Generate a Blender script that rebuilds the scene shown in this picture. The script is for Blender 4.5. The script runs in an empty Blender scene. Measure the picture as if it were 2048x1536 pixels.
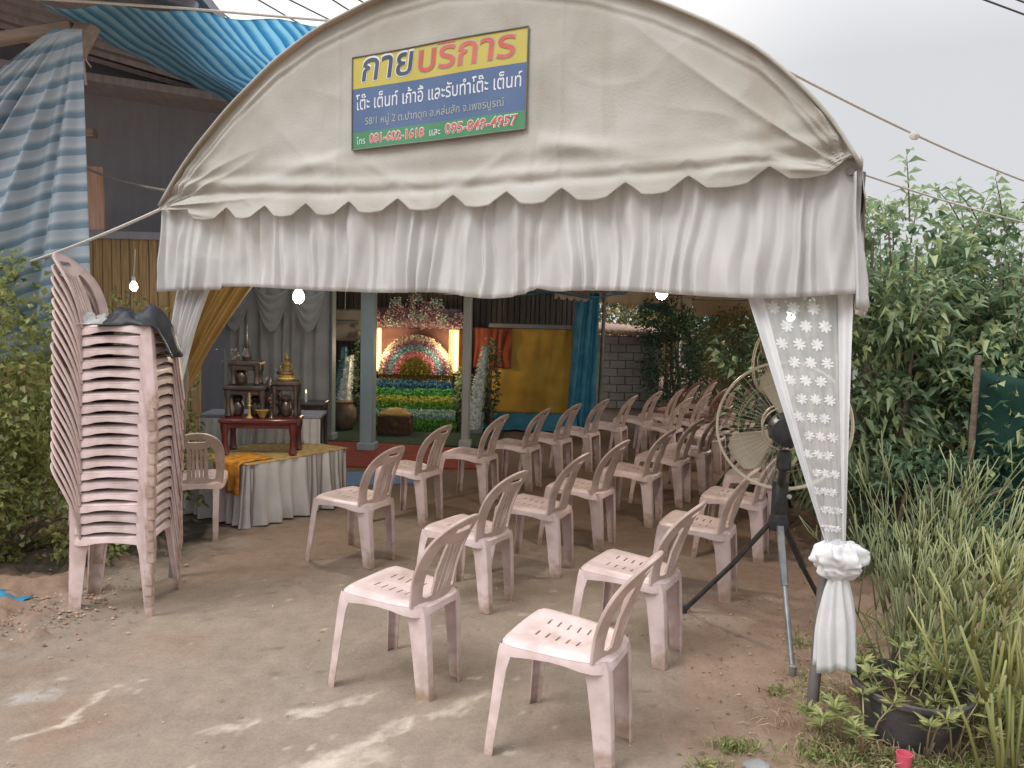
import bpy, bmesh, math, random
import numpy as np
from mathutils import Vector, Matrix, noise
from mathutils.geometry import delaunay_2d_cdt

random.seed(7); rng = np.random.default_rng(7)
scn = bpy.context.scene
col = scn.collection
PI = math.pi
R = math.radians

# ------------------------------------------------------------------ camera
EYE, PITCH, ROLL, FPX = 1.65, R(4.75), R(1.5), 1540.0
camd = bpy.data.cameras.new("camera"); cam = bpy.data.objects.new("camera", camd); col.objects.link(cam)
camd.sensor_width = 36.0; camd.lens = 36.0 * FPX / 2048.0; camd.clip_end = 1000; camd.clip_start = 0.05
CR = Matrix.Rotation(PI/2 - PITCH, 3, 'X') @ Matrix.Rotation(ROLL, 3, 'Z')
cam.matrix_world = Matrix.Translation((0, 0, EYE)) @ CR.to_4x4()
scn.camera = cam
CM = np.array(CR)

def at(px, py, Y):
    """the world point at depth Y under a pixel of the 2048 px photograph (for laying the plan out)"""
    d = CM @ np.array([(px-1024)/FPX, -(py-768)/FPX, -1.0])
    p = np.array([0, 0, EYE]) + d * (Y / d[1])
    return tuple(float(v) for v in p)

def gnd(px, py, z=0.0):
    d = CM @ np.array([(px-1024)/FPX, -(py-768)/FPX, -1.0])
    p = np.array([0, 0, EYE]) + d * ((z-EYE) / d[2])
    return tuple(float(v) for v in p)

# ------------------------------------------------------------------ sky, sun, exposure
SUN_EL, SUN_AZ = 50.0, 238.0        # azimuth clockwise from +Y: behind the camera, to the left
world = bpy.data.worlds.new("World"); scn.world = world; world.use_nodes = True
nt = world.node_tree; N = nt.nodes; LK = nt.links
bg = N['Background']; bg.inputs['Strength'].default_value = 0.1
sky = N.new('ShaderNodeTexSky'); sky.sky_type = 'NISHITA'; sky.sun_disc = False
sky.sun_elevation = R(SUN_EL); sky.sun_rotation = R(SUN_AZ); sky.dust_density = 4.0; sky.air_density = 1.2
hs = N.new('ShaderNodeHueSaturation'); hs.inputs['Saturation'].default_value = 0.35
LK.new(sky.outputs[0], hs.inputs['Color'])
tc = N.new('ShaderNodeTexCoord'); sx = N.new('ShaderNodeSeparateXYZ'); LK.new(tc.outputs['Generated'], sx.inputs[0])
mr = N.new('ShaderNodeMapRange'); mr.inputs['From Min'].default_value = 0.30; mr.inputs['From Max'].default_value = 1.0
mr.inputs['To Min'].default_value = 5.3; mr.inputs['To Max'].default_value = 19.0; LK.new(sx.outputs['Z'], mr.inputs['Value'])
glow = N.new('ShaderNodeVectorMath'); glow.operation = 'DOT_PRODUCT'
gd = Vector((-0.36, 0.86, 0.36)).normalized(); glow.inputs[1].default_value = gd; LK.new(tc.outputs['Generated'], glow.inputs[0])
gp = N.new('ShaderNodeMapRange'); gp.interpolation_type = 'SMOOTHSTEP'
gp.inputs['From Min'].default_value = 0.72; gp.inputs['From Max'].default_value = 1.0
gp.inputs['To Min'].default_value = 0.0; gp.inputs['To Max'].default_value = 1.0; LK.new(glow.outputs['Value'], gp.inputs['Value'])
ovc = N.new('ShaderNodeVectorMath'); ovc.operation = 'SCALE'; ovc.inputs[0].default_value = (0.975, 0.983, 1.015)
LK.new(mr.outputs[0], ovc.inputs['Scale'])
wg = N.new('ShaderNodeVectorMath'); wg.operation = 'SCALE'; wg.inputs[0].default_value = (4.6, 4.1, 3.6); LK.new(gp.outputs[0], wg.inputs['Scale'])
ad = N.new('ShaderNodeVectorMath'); ad.operation = 'ADD'; LK.new(ovc.outputs[0], ad.inputs[0]); LK.new(wg.outputs[0], ad.inputs[1])
cn = N.new('ShaderNodeTexNoise'); cn.inputs['Scale'].default_value = 2.2; cn.inputs['Detail'].default_value = 4; LK.new(tc.outputs['Generated'], cn.inputs['Vector'])
cm = N.new('ShaderNodeMapRange'); cm.inputs['From Min'].default_value = 0.3; cm.inputs['From Max'].default_value = 0.7
cm.inputs['To Min'].default_value = 0.98; cm.inputs['To Max'].default_value = 1.02; LK.new(cn.outputs['Fac'], cm.inputs['Value'])
cs = N.new('ShaderNodeVectorMath'); cs.operation = 'SCALE'; LK.new(ad.outputs[0], cs.inputs[0]); LK.new(cm.outputs[0], cs.inputs['Scale'])
mx = N.new('ShaderNodeMix'); mx.data_type = 'RGBA'; mx.inputs['Factor'].default_value = 0.85
LK.new(hs.outputs[0], mx.inputs[6]); LK.new(cs.outputs[0], mx.inputs[7]); LK.new(mx.outputs[2], bg.inputs['Color'])

sund = bpy.data.lights.new("sun", 'SUN'); sund.energy = 1.3; sund.angle = R(25); sund.color = (1.0, 0.97, 0.93)
sun = bpy.data.objects.new("sun", sund); col.objects.link(sun)
_e, _a = R(SUN_EL), R(SUN_AZ)
sd = Vector((math.sin(_a)*math.cos(_e), math.cos(_a)*math.cos(_e), math.sin(_e)))
sun.rotation_euler = sd.to_track_quat('Z', 'Y').to_euler(); sun.location = sd * 40
scn.view_settings.view_transform = 'Standard'; scn.view_settings.look = 'None'
scn.view_settings.exposure = 0.50; scn.view_settings.gamma = 1.0
scn.cycles.max_bounces = 10; scn.cycles.transparent_max_bounces = 12

# ------------------------------------------------------------------ materials
def srgb(r, g, b):
    f = lambda c: (c/255/12.92) if c/255 <= 0.04045 else ((c/255+0.055)/1.055)**2.4
    return (f(r), f(g), f(b), 1.0)

def c4(c): return tuple(c) + (1.0,) if len(c) == 3 else tuple(c)

def mat(name, a, b=None, rough=0.6, scale=6.0, detail=6, bump=0.0, bscale=40.0, dist=0.0, spec=0.4, trans=0.0, coord='Object',
        stretch=(1, 1, 1), lo=0.35, hi=0.65, metallic=0.0, emit=None, estr=0.0, attr=None, dirt=None, stain=None):
    """noise-mixed two-colour surface; trans mixes in a translucent lobe, attr multiplies a colour attribute, dirt = (colour, z0, z1)"""
    m = bpy.data.materials.new(name); m.use_nodes = True
    t = m.node_tree; n = t.nodes; l = t.links
    p = n['Principled BSDF']; p.inputs['Roughness'].default_value = rough; p.inputs['Metallic'].default_value = metallic
    p.inputs['Specular IOR Level'].default_value = spec
    tcn = n.new('ShaderNodeTexCoord'); mp = n.new('ShaderNodeMapping'); mp.inputs['Scale'].default_value = stretch
    l.new(tcn.outputs[coord], mp.inputs['Vector'])
    b = b if b is not None else tuple(min(1, x*1.25) for x in a[:3])
    nz = n.new('ShaderNodeTexNoise'); nz.inputs['Scale'].default_value = scale; nz.inputs['Detail'].default_value = detail
    nz.inputs['Distortion'].default_value = dist; l.new(mp.outputs[0], nz.inputs['Vector'])
    cr = n.new('ShaderNodeValToRGB'); cr.color_ramp.elements[0].position = lo; cr.color_ramp.elements[1].position = hi
    cr.color_ramp.elements[0].color = c4(a); cr.color_ramp.elements[1].color = c4(b)
    l.new(nz.outputs['Fac'], cr.inputs[0]); out = cr.outputs[0]
    if attr:
        at_ = n.new('ShaderNodeAttribute'); at_.attribute_name = attr
        mm = n.new('ShaderNodeMix'); mm.data_type = 'RGBA'; mm.blend_type = 'MULTIPLY'; mm.inputs['Factor'].default_value = 1.0
        l.new(out, mm.inputs[6]); l.new(at_.outputs['Color'], mm.inputs[7]); out = mm.outputs[2]
    if stain:
        for k_, (sc_, lo_, hi_, amt_, st_) in enumerate(stain[1]):
            ns = n.new('ShaderNodeTexNoise'); ns.inputs['Scale'].default_value = sc_; ns.inputs['Detail'].default_value = 9; ns.inputs['Distortion'].default_value = 0.6
            ms_ = n.new('ShaderNodeMapping'); ms_.inputs['Scale'].default_value = st_; ms_.inputs['Location'].default_value = (3.1*k_+1.3, 0.7, 2.2)
            l.new(tcn.outputs['Object'], ms_.inputs['Vector']); l.new(ms_.outputs[0], ns.inputs['Vector'])
            rs2 = n.new('ShaderNodeMapRange'); rs2.inputs['From Min'].default_value = lo_; rs2.inputs['From Max'].default_value = hi_
            rs2.inputs['To Min'].default_value = 0; rs2.inputs['To Max'].default_value = amt_; l.new(ns.outputs['Fac'], rs2.inputs['Value'])
            mxs = n.new('ShaderNodeMix'); mxs.data_type = 'RGBA'; l.new(rs2.outputs[0], mxs.inputs['Factor']); l.new(out, mxs.inputs[6]); mxs.inputs[7].default_value = c4(stain[0]); out = mxs.outputs[2]
    if dirt:
        dc, z0, z1 = dirt
        sp = n.new('ShaderNodeSeparateXYZ'); l.new(tcn.outputs['Object'], sp.inputs[0])
        n2 = n.new('ShaderNodeTexNoise'); n2.inputs['Scale'].default_value = 22; n2.inputs['Detail'].default_value = 5
        oi = n.new('ShaderNodeObjectInfo'); av = n.new('ShaderNodeVectorMath'); av.operation = 'ADD'
        l.new(tcn.outputs['Object'], av.inputs[0]); l.new(oi.outputs['Location'], av.inputs[1]); l.new(av.outputs[0], n2.inputs['Vector'])
        ma = n.new('ShaderNodeMath'); ma.operation = 'MULTIPLY_ADD'; ma.inputs[1].default_value = 0.35; l.new(n2.outputs['Fac'], ma.inputs[0])
        l.new(sp.outputs['Z'], ma.inputs[2])
        r2 = n.new('ShaderNodeMapRange'); r2.interpolation_type = 'SMOOTHSTEP'
        r2.inputs['From Min'].default_value = z0; r2.inputs['From Max'].default_value = z1
        r2.inputs['To Min'].default_value = 0.85; r2.inputs['To Max'].default_value = 0.0; l.new(ma.outputs[0], r2.inputs['Value'])
        m2 = n.new('ShaderNodeMix'); m2.data_type = 'RGBA'; l.new(r2.outputs[0], m2.inputs['Factor']); l.new(out, m2.inputs[6])
        m2.inputs[7].default_value = c4(dc); out = m2.outputs[2]
        # patchy grime, different on each chair
        n3 = n.new('ShaderNodeTexNoise'); n3.inputs['Scale'].default_value = 7; n3.inputs['Detail'].default_value = 8; l.new(av.outputs[0], n3.inputs['Vector'])
        r3 = n.new('ShaderNodeMapRange'); r3.inputs['From Min'].default_value = 0.48; r3.inputs['From Max'].default_value = 0.75
        r3.inputs['To Min'].default_value = 0.0; r3.inputs['To Max'].default_value = 0.55; l.new(n3.outputs['Fac'], r3.inputs['Value'])
        m3 = n.new('ShaderNodeMix'); m3.data_type = 'RGBA'; l.new(r3.outputs[0], m3.inputs['Factor']); l.new(out, m3.inputs[6])
        m3.inputs[7].default_value = c4(tuple(x*0.8+0.06 for x in dc[:3])); out = m3.outputs[2]
    if dirt:
        rv = n.new('ShaderNodeMapRange'); rv.inputs['To Min'].default_value = 0.86; rv.inputs['To Max'].default_value = 1.04; l.new(oi.outputs['Random'], rv.inputs['Value'])
        hv = n.new('ShaderNodeHueSaturation'); l.new(rv.outputs[0], hv.inputs['Value']); l.new(out, hv.inputs['Color']); out = hv.outputs[0]
    l.new(out, p.inputs['Base Color'])
    if emit:
        p.inputs['Emission Color'].default_value = c4(emit); p.inputs['Emission Strength'].default_value = estr
    if bump > 0:
        bn = n.new('ShaderNodeTexNoise'); bn.inputs['Scale'].default_value = bscale; bn.inputs['Detail'].default_value = 5
        l.new(mp.outputs[0], bn.inputs['Vector'])
        bp = n.new('ShaderNodeBump'); bp.inputs['Strength'].default_value = bump; bp.inputs['Distance'].default_value = 0.02
        l.new(bn.outputs['Fac'], bp.inputs['Height']); l.new(bp.outputs[0], p.inputs['Normal'])
    if trans > 0:
        tr = n.new('ShaderNodeBsdfTranslucent'); l.new(out, tr.inputs['Color'])
        ms = n.new('ShaderNodeMixShader'); ms.inputs[0].default_value = trans
        l.new(p.outputs[0], ms.inputs[1]); l.new(tr.outputs[0], ms.inputs[2]); l.new(ms.outputs[0], n['Material Output'].inputs['Surface'])
    return m

def stripes(m, axis_vec, period, cols, rough=0.55, trans=0.4, wob=0.004, fade=None):
    """striped sheet: stripes run across UV direction axis_vec (metres)"""
    mt = bpy.data.materials.new(m); mt.use_nodes = True
    t = mt.node_tree; n = t.nodes; l = t.links; p = n['Principled BSDF']; p.inputs['Roughness'].default_value = rough
    uv = n.new('ShaderNodeUVMap'); dt = n.new('ShaderNodeVectorMath'); dt.operation = 'DOT_PRODUCT'; dt.inputs[1].default_value = axis_vec
    nz = n.new('ShaderNodeTexNoise'); nz.inputs['Scale'].default_value = 5; l.new(uv.outputs[0], nz.inputs['Vector'])
    l.new(uv.outputs[0], dt.inputs[0])
    a = n.new('ShaderNodeMath'); a.operation = 'MULTIPLY_ADD'; a.inputs[1].default_value = wob; l.new(nz.outputs['Fac'], a.inputs[0]); l.new(dt.outputs['Value'], a.inputs[2])
    d = n.new('ShaderNodeMath'); d.operation = 'DIVIDE'; d.inputs[1].default_value = period; l.new(a.outputs[0], d.inputs[0])
    f = n.new('ShaderNodeMath'); f.operation = 'FRACT'; l.new(d.outputs[0], f.inputs[0])
    cr = n.new('ShaderNodeValToRGB'); el = cr.color_ramp.elements
    k = len(cols)
    el[0].position = 0.0; el[0].color = c4(cols[0]); el[1].position = 1/k; el[1].color = c4(cols[1])
    for i in range(2, k):
        e = el.new(i/k); e.color = c4(cols[i])
    cr.color_ramp.interpolation = 'CONSTANT' if fade is None else 'LINEAR'
    l.new(f.outputs[0], cr.inputs[0])
    n2 = n.new('ShaderNodeTexNoise'); n2.inputs['Scale'].default_value = 2.5; n2.inputs['Detail'].default_value = 6; l.new(uv.outputs[0], n2.inputs['Vector'])
    hv = n.new('ShaderNodeHueSaturation'); mr_ = n.new('ShaderNodeMapRange'); mr_.inputs['To Min'].default_value = 0.75; mr_.inputs['To Max'].default_value = 1.25
    l.new(n2.outputs['Fac'], mr_.inputs['Value']); l.new(mr_.outputs[0], hv.inputs['Value']); l.new(cr.outputs[0], hv.inputs['Color'])
    l.new(hv.outputs[0], p.inputs['Base Color'])
    tr = n.new('ShaderNodeBsdfTranslucent'); l.new(hv.outputs[0], tr.inputs['Color'])
    ms = n.new('ShaderNodeMixShader'); ms.inputs[0].default_value = trans
    l.new(p.outputs[0], ms.inputs[1]); l.new(tr.outputs[0], ms.inputs[2]); l.new(ms.outputs[0], n['Material Output'].inputs['Surface'])
    return mt

M = {}
M['chair'] = mat('pink_plastic', (0.62, 0.475, 0.455), (0.71, 0.58, 0.57), rough=0.36, scale=9, dirt=((0.33, 0.215, 0.135), 0.12, 0.34), bump=0.05, bscale=60)
M['chair_back'] = mat('pink_plastic_weathered', (0.45, 0.335, 0.295), (0.61, 0.48, 0.445), rough=0.5, scale=8, dirt=((0.36, 0.26, 0.19), 0.12, 0.34), bump=0.06, bscale=60)
M['chair_dark'] = mat('maroon_plastic', (0.21, 0.085, 0.075), (0.27, 0.12, 0.105), rough=0.45, scale=9)
M['canvas'] = mat('cream_canvas', (0.47, 0.45, 0.395), (0.57, 0.56, 0.515), rough=0.8, scale=2.6, detail=10, bump=0.12, bscale=90, stain=((0.36, 0.285, 0.19), [(1.3, 0.55, 0.75, 0.40, (1, 1, 1)), (5.0, 0.56, 0.72, 0.30, (1, 1, 0.25))]), trans=0.22, lo=0.3, hi=0.6)
M['canvas_roof'] = mat('cream_canvas_roof', (0.50, 0.40, 0.28), (0.60, 0.50, 0.38), rough=0.8, scale=1.4, detail=8, bump=0.05, bscale=14, trans=0.26)
M['white_cloth'] = mat('white_cloth', (0.68, 0.685, 0.68), (0.75, 0.755, 0.75), rough=0.8, scale=2.5, trans=0.4, bump=0.05, bscale=30, stain=((0.50, 0.41, 0.28), [(2.2, 0.60, 0.74, 0.38, (1, 1, 1))]))
M['sheer'] = mat('white_sheer', (0.62, 0.62, 0.62), (0.72, 0.72, 0.71), rough=0.8, scale=3, trans=0.35)
M['grey_cloth'] = mat('grey_cloth', (0.23, 0.225, 0.215), (0.30, 0.30, 0.29), rough=0.85, scale=3, trans=0.1)
M['satin'] = mat('pale_satin', (0.42, 0.415, 0.42), (0.52, 0.515, 0.52), rough=0.3, scale=4, spec=0.8)
M['yellow'] = mat('ochre_cloth', (0.52, 0.30, 0.045), (0.62, 0.40, 0.075), rough=0.65, scale=3, trans=0.15)
M['ochre_dull'] = mat('dull_ochre_drape', (0.33, 0.21, 0.065), (0.42, 0.29, 0.11), rough=0.7, scale=3, trans=0.2)
M['orange'] = mat('orange_printed_cloth', (0.62, 0.28, 0.02), (0.28, 0.08, 0.03), rough=0.6, scale=16, detail=3, lo=0.45, hi=0.66)
M['mat_gold'] = mat('gold_flower_mat', (0.42, 0.33, 0.12), (0.30, 0.16, 0.06), rough=0.7, scale=20, detail=3)
M['red_cloth'] = mat('red_brown_cloth', (0.20, 0.042, 0.022), (0.27, 0.065, 0.03), rough=0.7, scale=3)
M['red_carpet'] = mat('red_carpet', (0.23, 0.035, 0.022), (0.30, 0.06, 0.04), rough=0.95, scale=12, bump=0.3, bscale=160)
M['green_carpet'] = mat('green_carpet', (0.022, 0.05, 0.032), (0.035, 0.075, 0.045), rough=0.95, scale=14, bump=0.3, bscale=160)
M['blue_mat'] = mat('blue_mat', (0.09, 0.17, 0.28), (0.18, 0.27, 0.37), rough=0.8, scale=10, stretch=(1, 12, 1))
M['tarp_blue'] = mat('blue_tarpaulin', (0.045, 0.27, 0.44), (0.08, 0.35, 0.53), rough=0.5, scale=5, trans=0.3, bump=0.2, bscale=12)
M['dark_wood'] = mat('dark_weathered_wood', (0.205, 0.215, 0.25), (0.23, 0.24, 0.275), rough=0.85, scale=3, stretch=(3, 3, 0.6), bump=0.2, bscale=20)
M['wall_brown'] = mat('dark_brown_boards', (0.085, 0.075, 0.066), (0.13, 0.115, 0.10), rough=0.85, scale=5, stretch=(9, 9, 0.6), bump=0.4, bscale=20)  # plain darker brown for the lintel and the stage back wall
M['roof_under'] = mat('dark_roof_underside', (0.27, 0.25, 0.265), (0.35, 0.33, 0.345), rough=0.8, scale=4, stretch=(6, 1, 1))
M['slat_wood'] = mat('yellow_brown_boards', (0.20, 0.125, 0.055), (0.33, 0.22, 0.11), rough=0.75, scale=4, stretch=(14, 14, 0.8), bump=0.4, bscale=22)
M['pink_wood'] = mat('reddish_board', (0.40, 0.25, 0.18), (0.52, 0.36, 0.27), rough=0.75, scale=4, stretch=(10, 10, 0.7), bump=0.3, bscale=22)
M['beam_wood'] = mat('grey_brown_beam', (0.26, 0.20, 0.165), (0.34, 0.27, 0.22), rough=0.8, scale=5, stretch=(0.8, 8, 8))
M['red_lacquer'] = mat('dark_red_lacquer', (0.075, 0.012, 0.012), (0.12, 0.022, 0.02), rough=0.28, scale=8, spec=0.6)
M['dark_lacquer'] = mat('black_brown_lacquer', (0.028, 0.02, 0.018), (0.055, 0.038, 0.032), rough=0.3, scale=12, spec=0.6)
M['gold'] = mat('gold_leaf', (0.075, 0.045, 0.014), (0.135, 0.08, 0.024), rough=0.55, scale=14, metallic=0.1)
M['gold_dull'] = mat('dull_gold_trim', (0.28, 0.19, 0.045), (0.36, 0.25, 0.07), rough=0.5, scale=30, bump=0.4, bscale=60)
M['column'] = mat('blue_grey_paint', (0.25, 0.33, 0.35), (0.31, 0.39, 0.41), rough=0.6, scale=4, stretch=(1, 1, 0.5), bump=0.1, bscale=30)
M['post_pale'] = mat('pale_grey_paint', (0.36, 0.38, 0.34), (0.43, 0.45, 0.41), rough=0.6, scale=5, stretch=(1, 1, 0.4))
M['pole'] = mat('grey_steel', (0.15, 0.14, 0.135), (0.24, 0.22, 0.20), rough=0.5, scale=12, metallic=0.3, stretch=(1, 1, 0.4))
M['pole_pale'] = mat('galvanised_steel', (0.42, 0.45, 0.44), (0.5, 0.53, 0.52), rough=0.5, scale=10, metallic=0.2)
M['black_metal'] = mat('black_painted_metal', (0.028, 0.03, 0.033), (0.05, 0.052, 0.055), rough=0.45, scale=20)
M['grey_metal'] = mat('worn_grey_metal', (0.16, 0.165, 0.175), (0.25, 0.255, 0.26), rough=0.42, metallic=0.4, scale=14)
M['fan_blade'] = mat('beige_fan_blade', (0.42, 0.375, 0.28), (0.48, 0.43, 0.335), rough=0.45, scale=5)
M['fan_wire'] = mat('cream_fan_wire', (0.62, 0.56, 0.44), (0.70, 0.64, 0.52), rough=0.4, scale=6)
M['rope'] = mat('grey_white_rope', (0.50, 0.47, 0.44), (0.6, 0.57, 0.53), rough=0.9, scale=60)
M['wire'] = mat('black_wire', (0.05, 0.05, 0.055), (0.09, 0.09, 0.095), rough=0.6, scale=30)
M['block'] = mat('grey_block', (0.30, 0.30, 0.29), (0.37, 0.37, 0.36), rough=0.9, scale=6, bump=0.5, bscale=40)
M['rust_roof'] = mat('rusty_brown_roof', (0.30, 0.17, 0.12), (0.42, 0.28, 0.22), rough=0.8, scale=7)
M['pot'] = mat('dusty_black_plastic', (0.05, 0.05, 0.052), (0.11, 0.105, 0.105), rough=0.5, scale=10, bump=0.2, bscale=30)
M['soil'] = mat('potting_soil', (0.045, 0.03, 0.02), (0.09, 0.06, 0.04), rough=0.95, scale=40, bump=0.8, bscale=70)
M['jar'] = mat('brown_glazed_jar', (0.12, 0.085, 0.065), (0.20, 0.15, 0.12), rough=0.4, scale=9)
M['stone'] = mat('pale_stone', (0.20, 0.205, 0.205), (0.29, 0.295, 0.295), rough=0.85, scale=12, bump=0.5, bscale=40)
M['pink_thing'] = mat('pink_plastic_cup', (0.62, 0.09, 0.14), (0.7, 0.14, 0.2), rough=0.4, scale=10)
M['black_cloth'] = mat('black_cloth', (0.018, 0.021, 0.026), (0.04, 0.045, 0.052), rough=0.55, scale=10, bump=0.3, bscale=25)
M['net'] = mat('dark_green_net', (0.004, 0.036, 0.026), (0.008, 0.058, 0.042), rough=0.75, scale=5, trans=0.15)
M['bark'] = mat('grey_brown_bark', (0.12, 0.09, 0.07), (0.20, 0.16, 0.12), rough=0.9, scale=14, bump=0.6, bscale=40)
M['dirt_chip'] = mat('red_soil_crumb', (0.30, 0.17, 0.11), (0.46, 0.32, 0.25), rough=0.95, scale=20, attr='tint')
M['bulb'] = mat('lit_white_bulb', (0.9, 0.95, 0.9), (0.9, 0.95, 0.9), emit=(1.0, 1.0, 0.93), estr=5.0)
M['socket'] = mat('white_socket', (0.5, 0.5, 0.48), (0.6, 0.6, 0.58))
M['lit_panel'] = mat('lit_orange_panel', (0.8, 0.45, 0.15), (0.85, 0.5, 0.2), emit=(1.0, 0.52, 0.18), estr=0.9)
M['lit_tube'] = mat('lit_yellow_tube', (0.9, 0.7, 0.4), (0.9, 0.7, 0.4), emit=(1.0, 0.70, 0.26), estr=3.0)
M['ink_dark'] = mat('dark_blue_ink', (0.045, 0.062, 0.095), (0.07, 0.10, 0.14), rough=0.5)
M['ink_red'] = mat('red_ink', (0.50, 0.105, 0.075), (0.58, 0.15, 0.11), rough=0.5)
M['ink_white'] = mat('white_ink', (0.62, 0.66, 0.72), (0.7, 0.73, 0.78), rough=0.5)
M['ink_pale'] = mat('faded_pale_ink', (0.34, 0.37, 0.33), (0.42, 0.44, 0.38), rough=0.5)
M['vinyl_yellow'] = mat('yellow_vinyl', (0.47, 0.40, 0.075), (0.53, 0.46, 0.11), rough=0.45, scale=4)
M['vinyl_blue'] = mat('blue_vinyl', (0.075, 0.125, 0.25), (0.10, 0.155, 0.285), rough=0.45, scale=4)
M['vinyl_green'] = mat('green_vinyl', (0.055, 0.21, 0.10), (0.08, 0.26, 0.13), rough=0.45, scale=4)
M['hem'] = mat('grey_hem', (0.13, 0.13, 0.12), (0.18, 0.18, 0.165), rough=0.7)
M['tarp_stripe'] = stripes('blue_white_striped_sheet', (0, 1, 0), 0.115, [(0.20, 0.31, 0.40), (0.23, 0.34, 0.43), (0.55, 0.61, 0.65), (0.46, 0.54, 0.61)], trans=0.4, fade=1, wob=0.03)
M['tarp_awn'] = stripes('blue_awning_sheet', (1, 0, 0), 0.085, [(0.12, 0.38, 0.58), (0.18, 0.47, 0.66), (0.46, 0.69, 0.80)], trans=0.7, fade=1, wob=0.02)

def leaf_mat(name, dark, light, rough=0.42, trans=0.25):
    """leaf colours vary leaf by leaf through the attribute 'tint'"""
    m = bpy.data.materials.new(name); m.use_nodes = True
    t = m.node_tree; n = t.nodes; l = t.links; p = n['Principled BSDF']
    p.inputs['Roughness'].default_value = rough; p.inputs['Specular IOR Level'].default_value = 0.45
    a = n.new('ShaderNodeAttribute'); a.attribute_name = 'tint'
    cr = n.new('ShaderNodeValToRGB'); cr.color_ramp.elements[0].color = c4(dark); cr.color_ramp.elements[1].color = c4(light)
    l.new(a.outputs['Fac'], cr.inputs[0]); l.new(cr.outputs[0], p.inputs['Base Color'])
    tr = n.new('ShaderNodeBsdfTranslucent'); l.new(cr.outputs[0], tr.inputs['Color'])
    ms = n.new('ShaderNodeMixShader'); ms.inputs[0].default_value = trans
    l.new(p.outputs[0], ms.inputs[1]); l.new(tr.outputs[0], ms.inputs[2]); l.new(ms.outputs[0], n['Material Output'].inputs['Surface'])
    return m
M['leaf_shrub'] = leaf_mat('glossy_green_leaves', (0.075, 0.145, 0.07), (0.42, 0.54, 0.33), trans=0.45, rough=0.36)
M['leaf_light'] = leaf_mat('pale_yellow_green_leaves', (0.16, 0.22, 0.08), (0.46, 0.52, 0.26), trans=0.4, rough=0.36)
M['leaf_hedge'] = leaf_mat('yellow_green_leaves', (0.11, 0.14, 0.045), (0.44, 0.47, 0.17), trans=0.4, rough=0.36)
M['leaf_dark'] = leaf_mat('dark_green_leaves', (0.025, 0.065, 0.04), (0.14, 0.23, 0.12), rough=0.36)
M['leaf_dry'] = leaf_mat('yellowing_leaves', (0.10, 0.11, 0.03), (0.36, 0.30, 0.12))
M['leaf_grass'] = leaf_mat('weed_leaves', (0.10, 0.13, 0.035), (0.40, 0.42, 0.17))
M['leaf_straw'] = leaf_mat('dry_straw', (0.30, 0.22, 0.12), (0.56, 0.46, 0.30))
M['stem_pencil'] = leaf_mat('pencil_stems', (0.085, 0.115, 0.045), (0.31, 0.34, 0.165), rough=0.5, trans=0.05)
M['stem_yellow'] = leaf_mat('yellow_green_stems', (0.16, 0.18, 0.05), (0.38, 0.38, 0.15), rough=0.5, trans=0.05)
M['petals'] = leaf_mat('petals', (0.2, 0.2, 0.2), (0.8, 0.8, 0.8))

def petal_mat(name, a, b, emit=0.0):
    m = leaf_mat(name, a, b, rough=0.6, trans=0.1)
    return m

# ------------------------------------------------------------------ mesh helpers
def finish(o, label=None, cat=None, group=None, kind=None, parent=None):
    if parent is not None: o.parent = parent
    if label: o['label'] = label
    if cat: o['category'] = cat
    if group: o['group'] = group
    if kind: o['kind'] = kind
    return o

def thing(name, label, cat, loc=(0, 0, 0), rz=0.0, group=None):
    o = bpy.data.objects.new(name, None); col.objects.link(o); o.empty_display_size = 0.1
    o.location = loc; o.rotation_euler = (0, 0, rz)
    return finish(o, label, cat, group)

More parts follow.
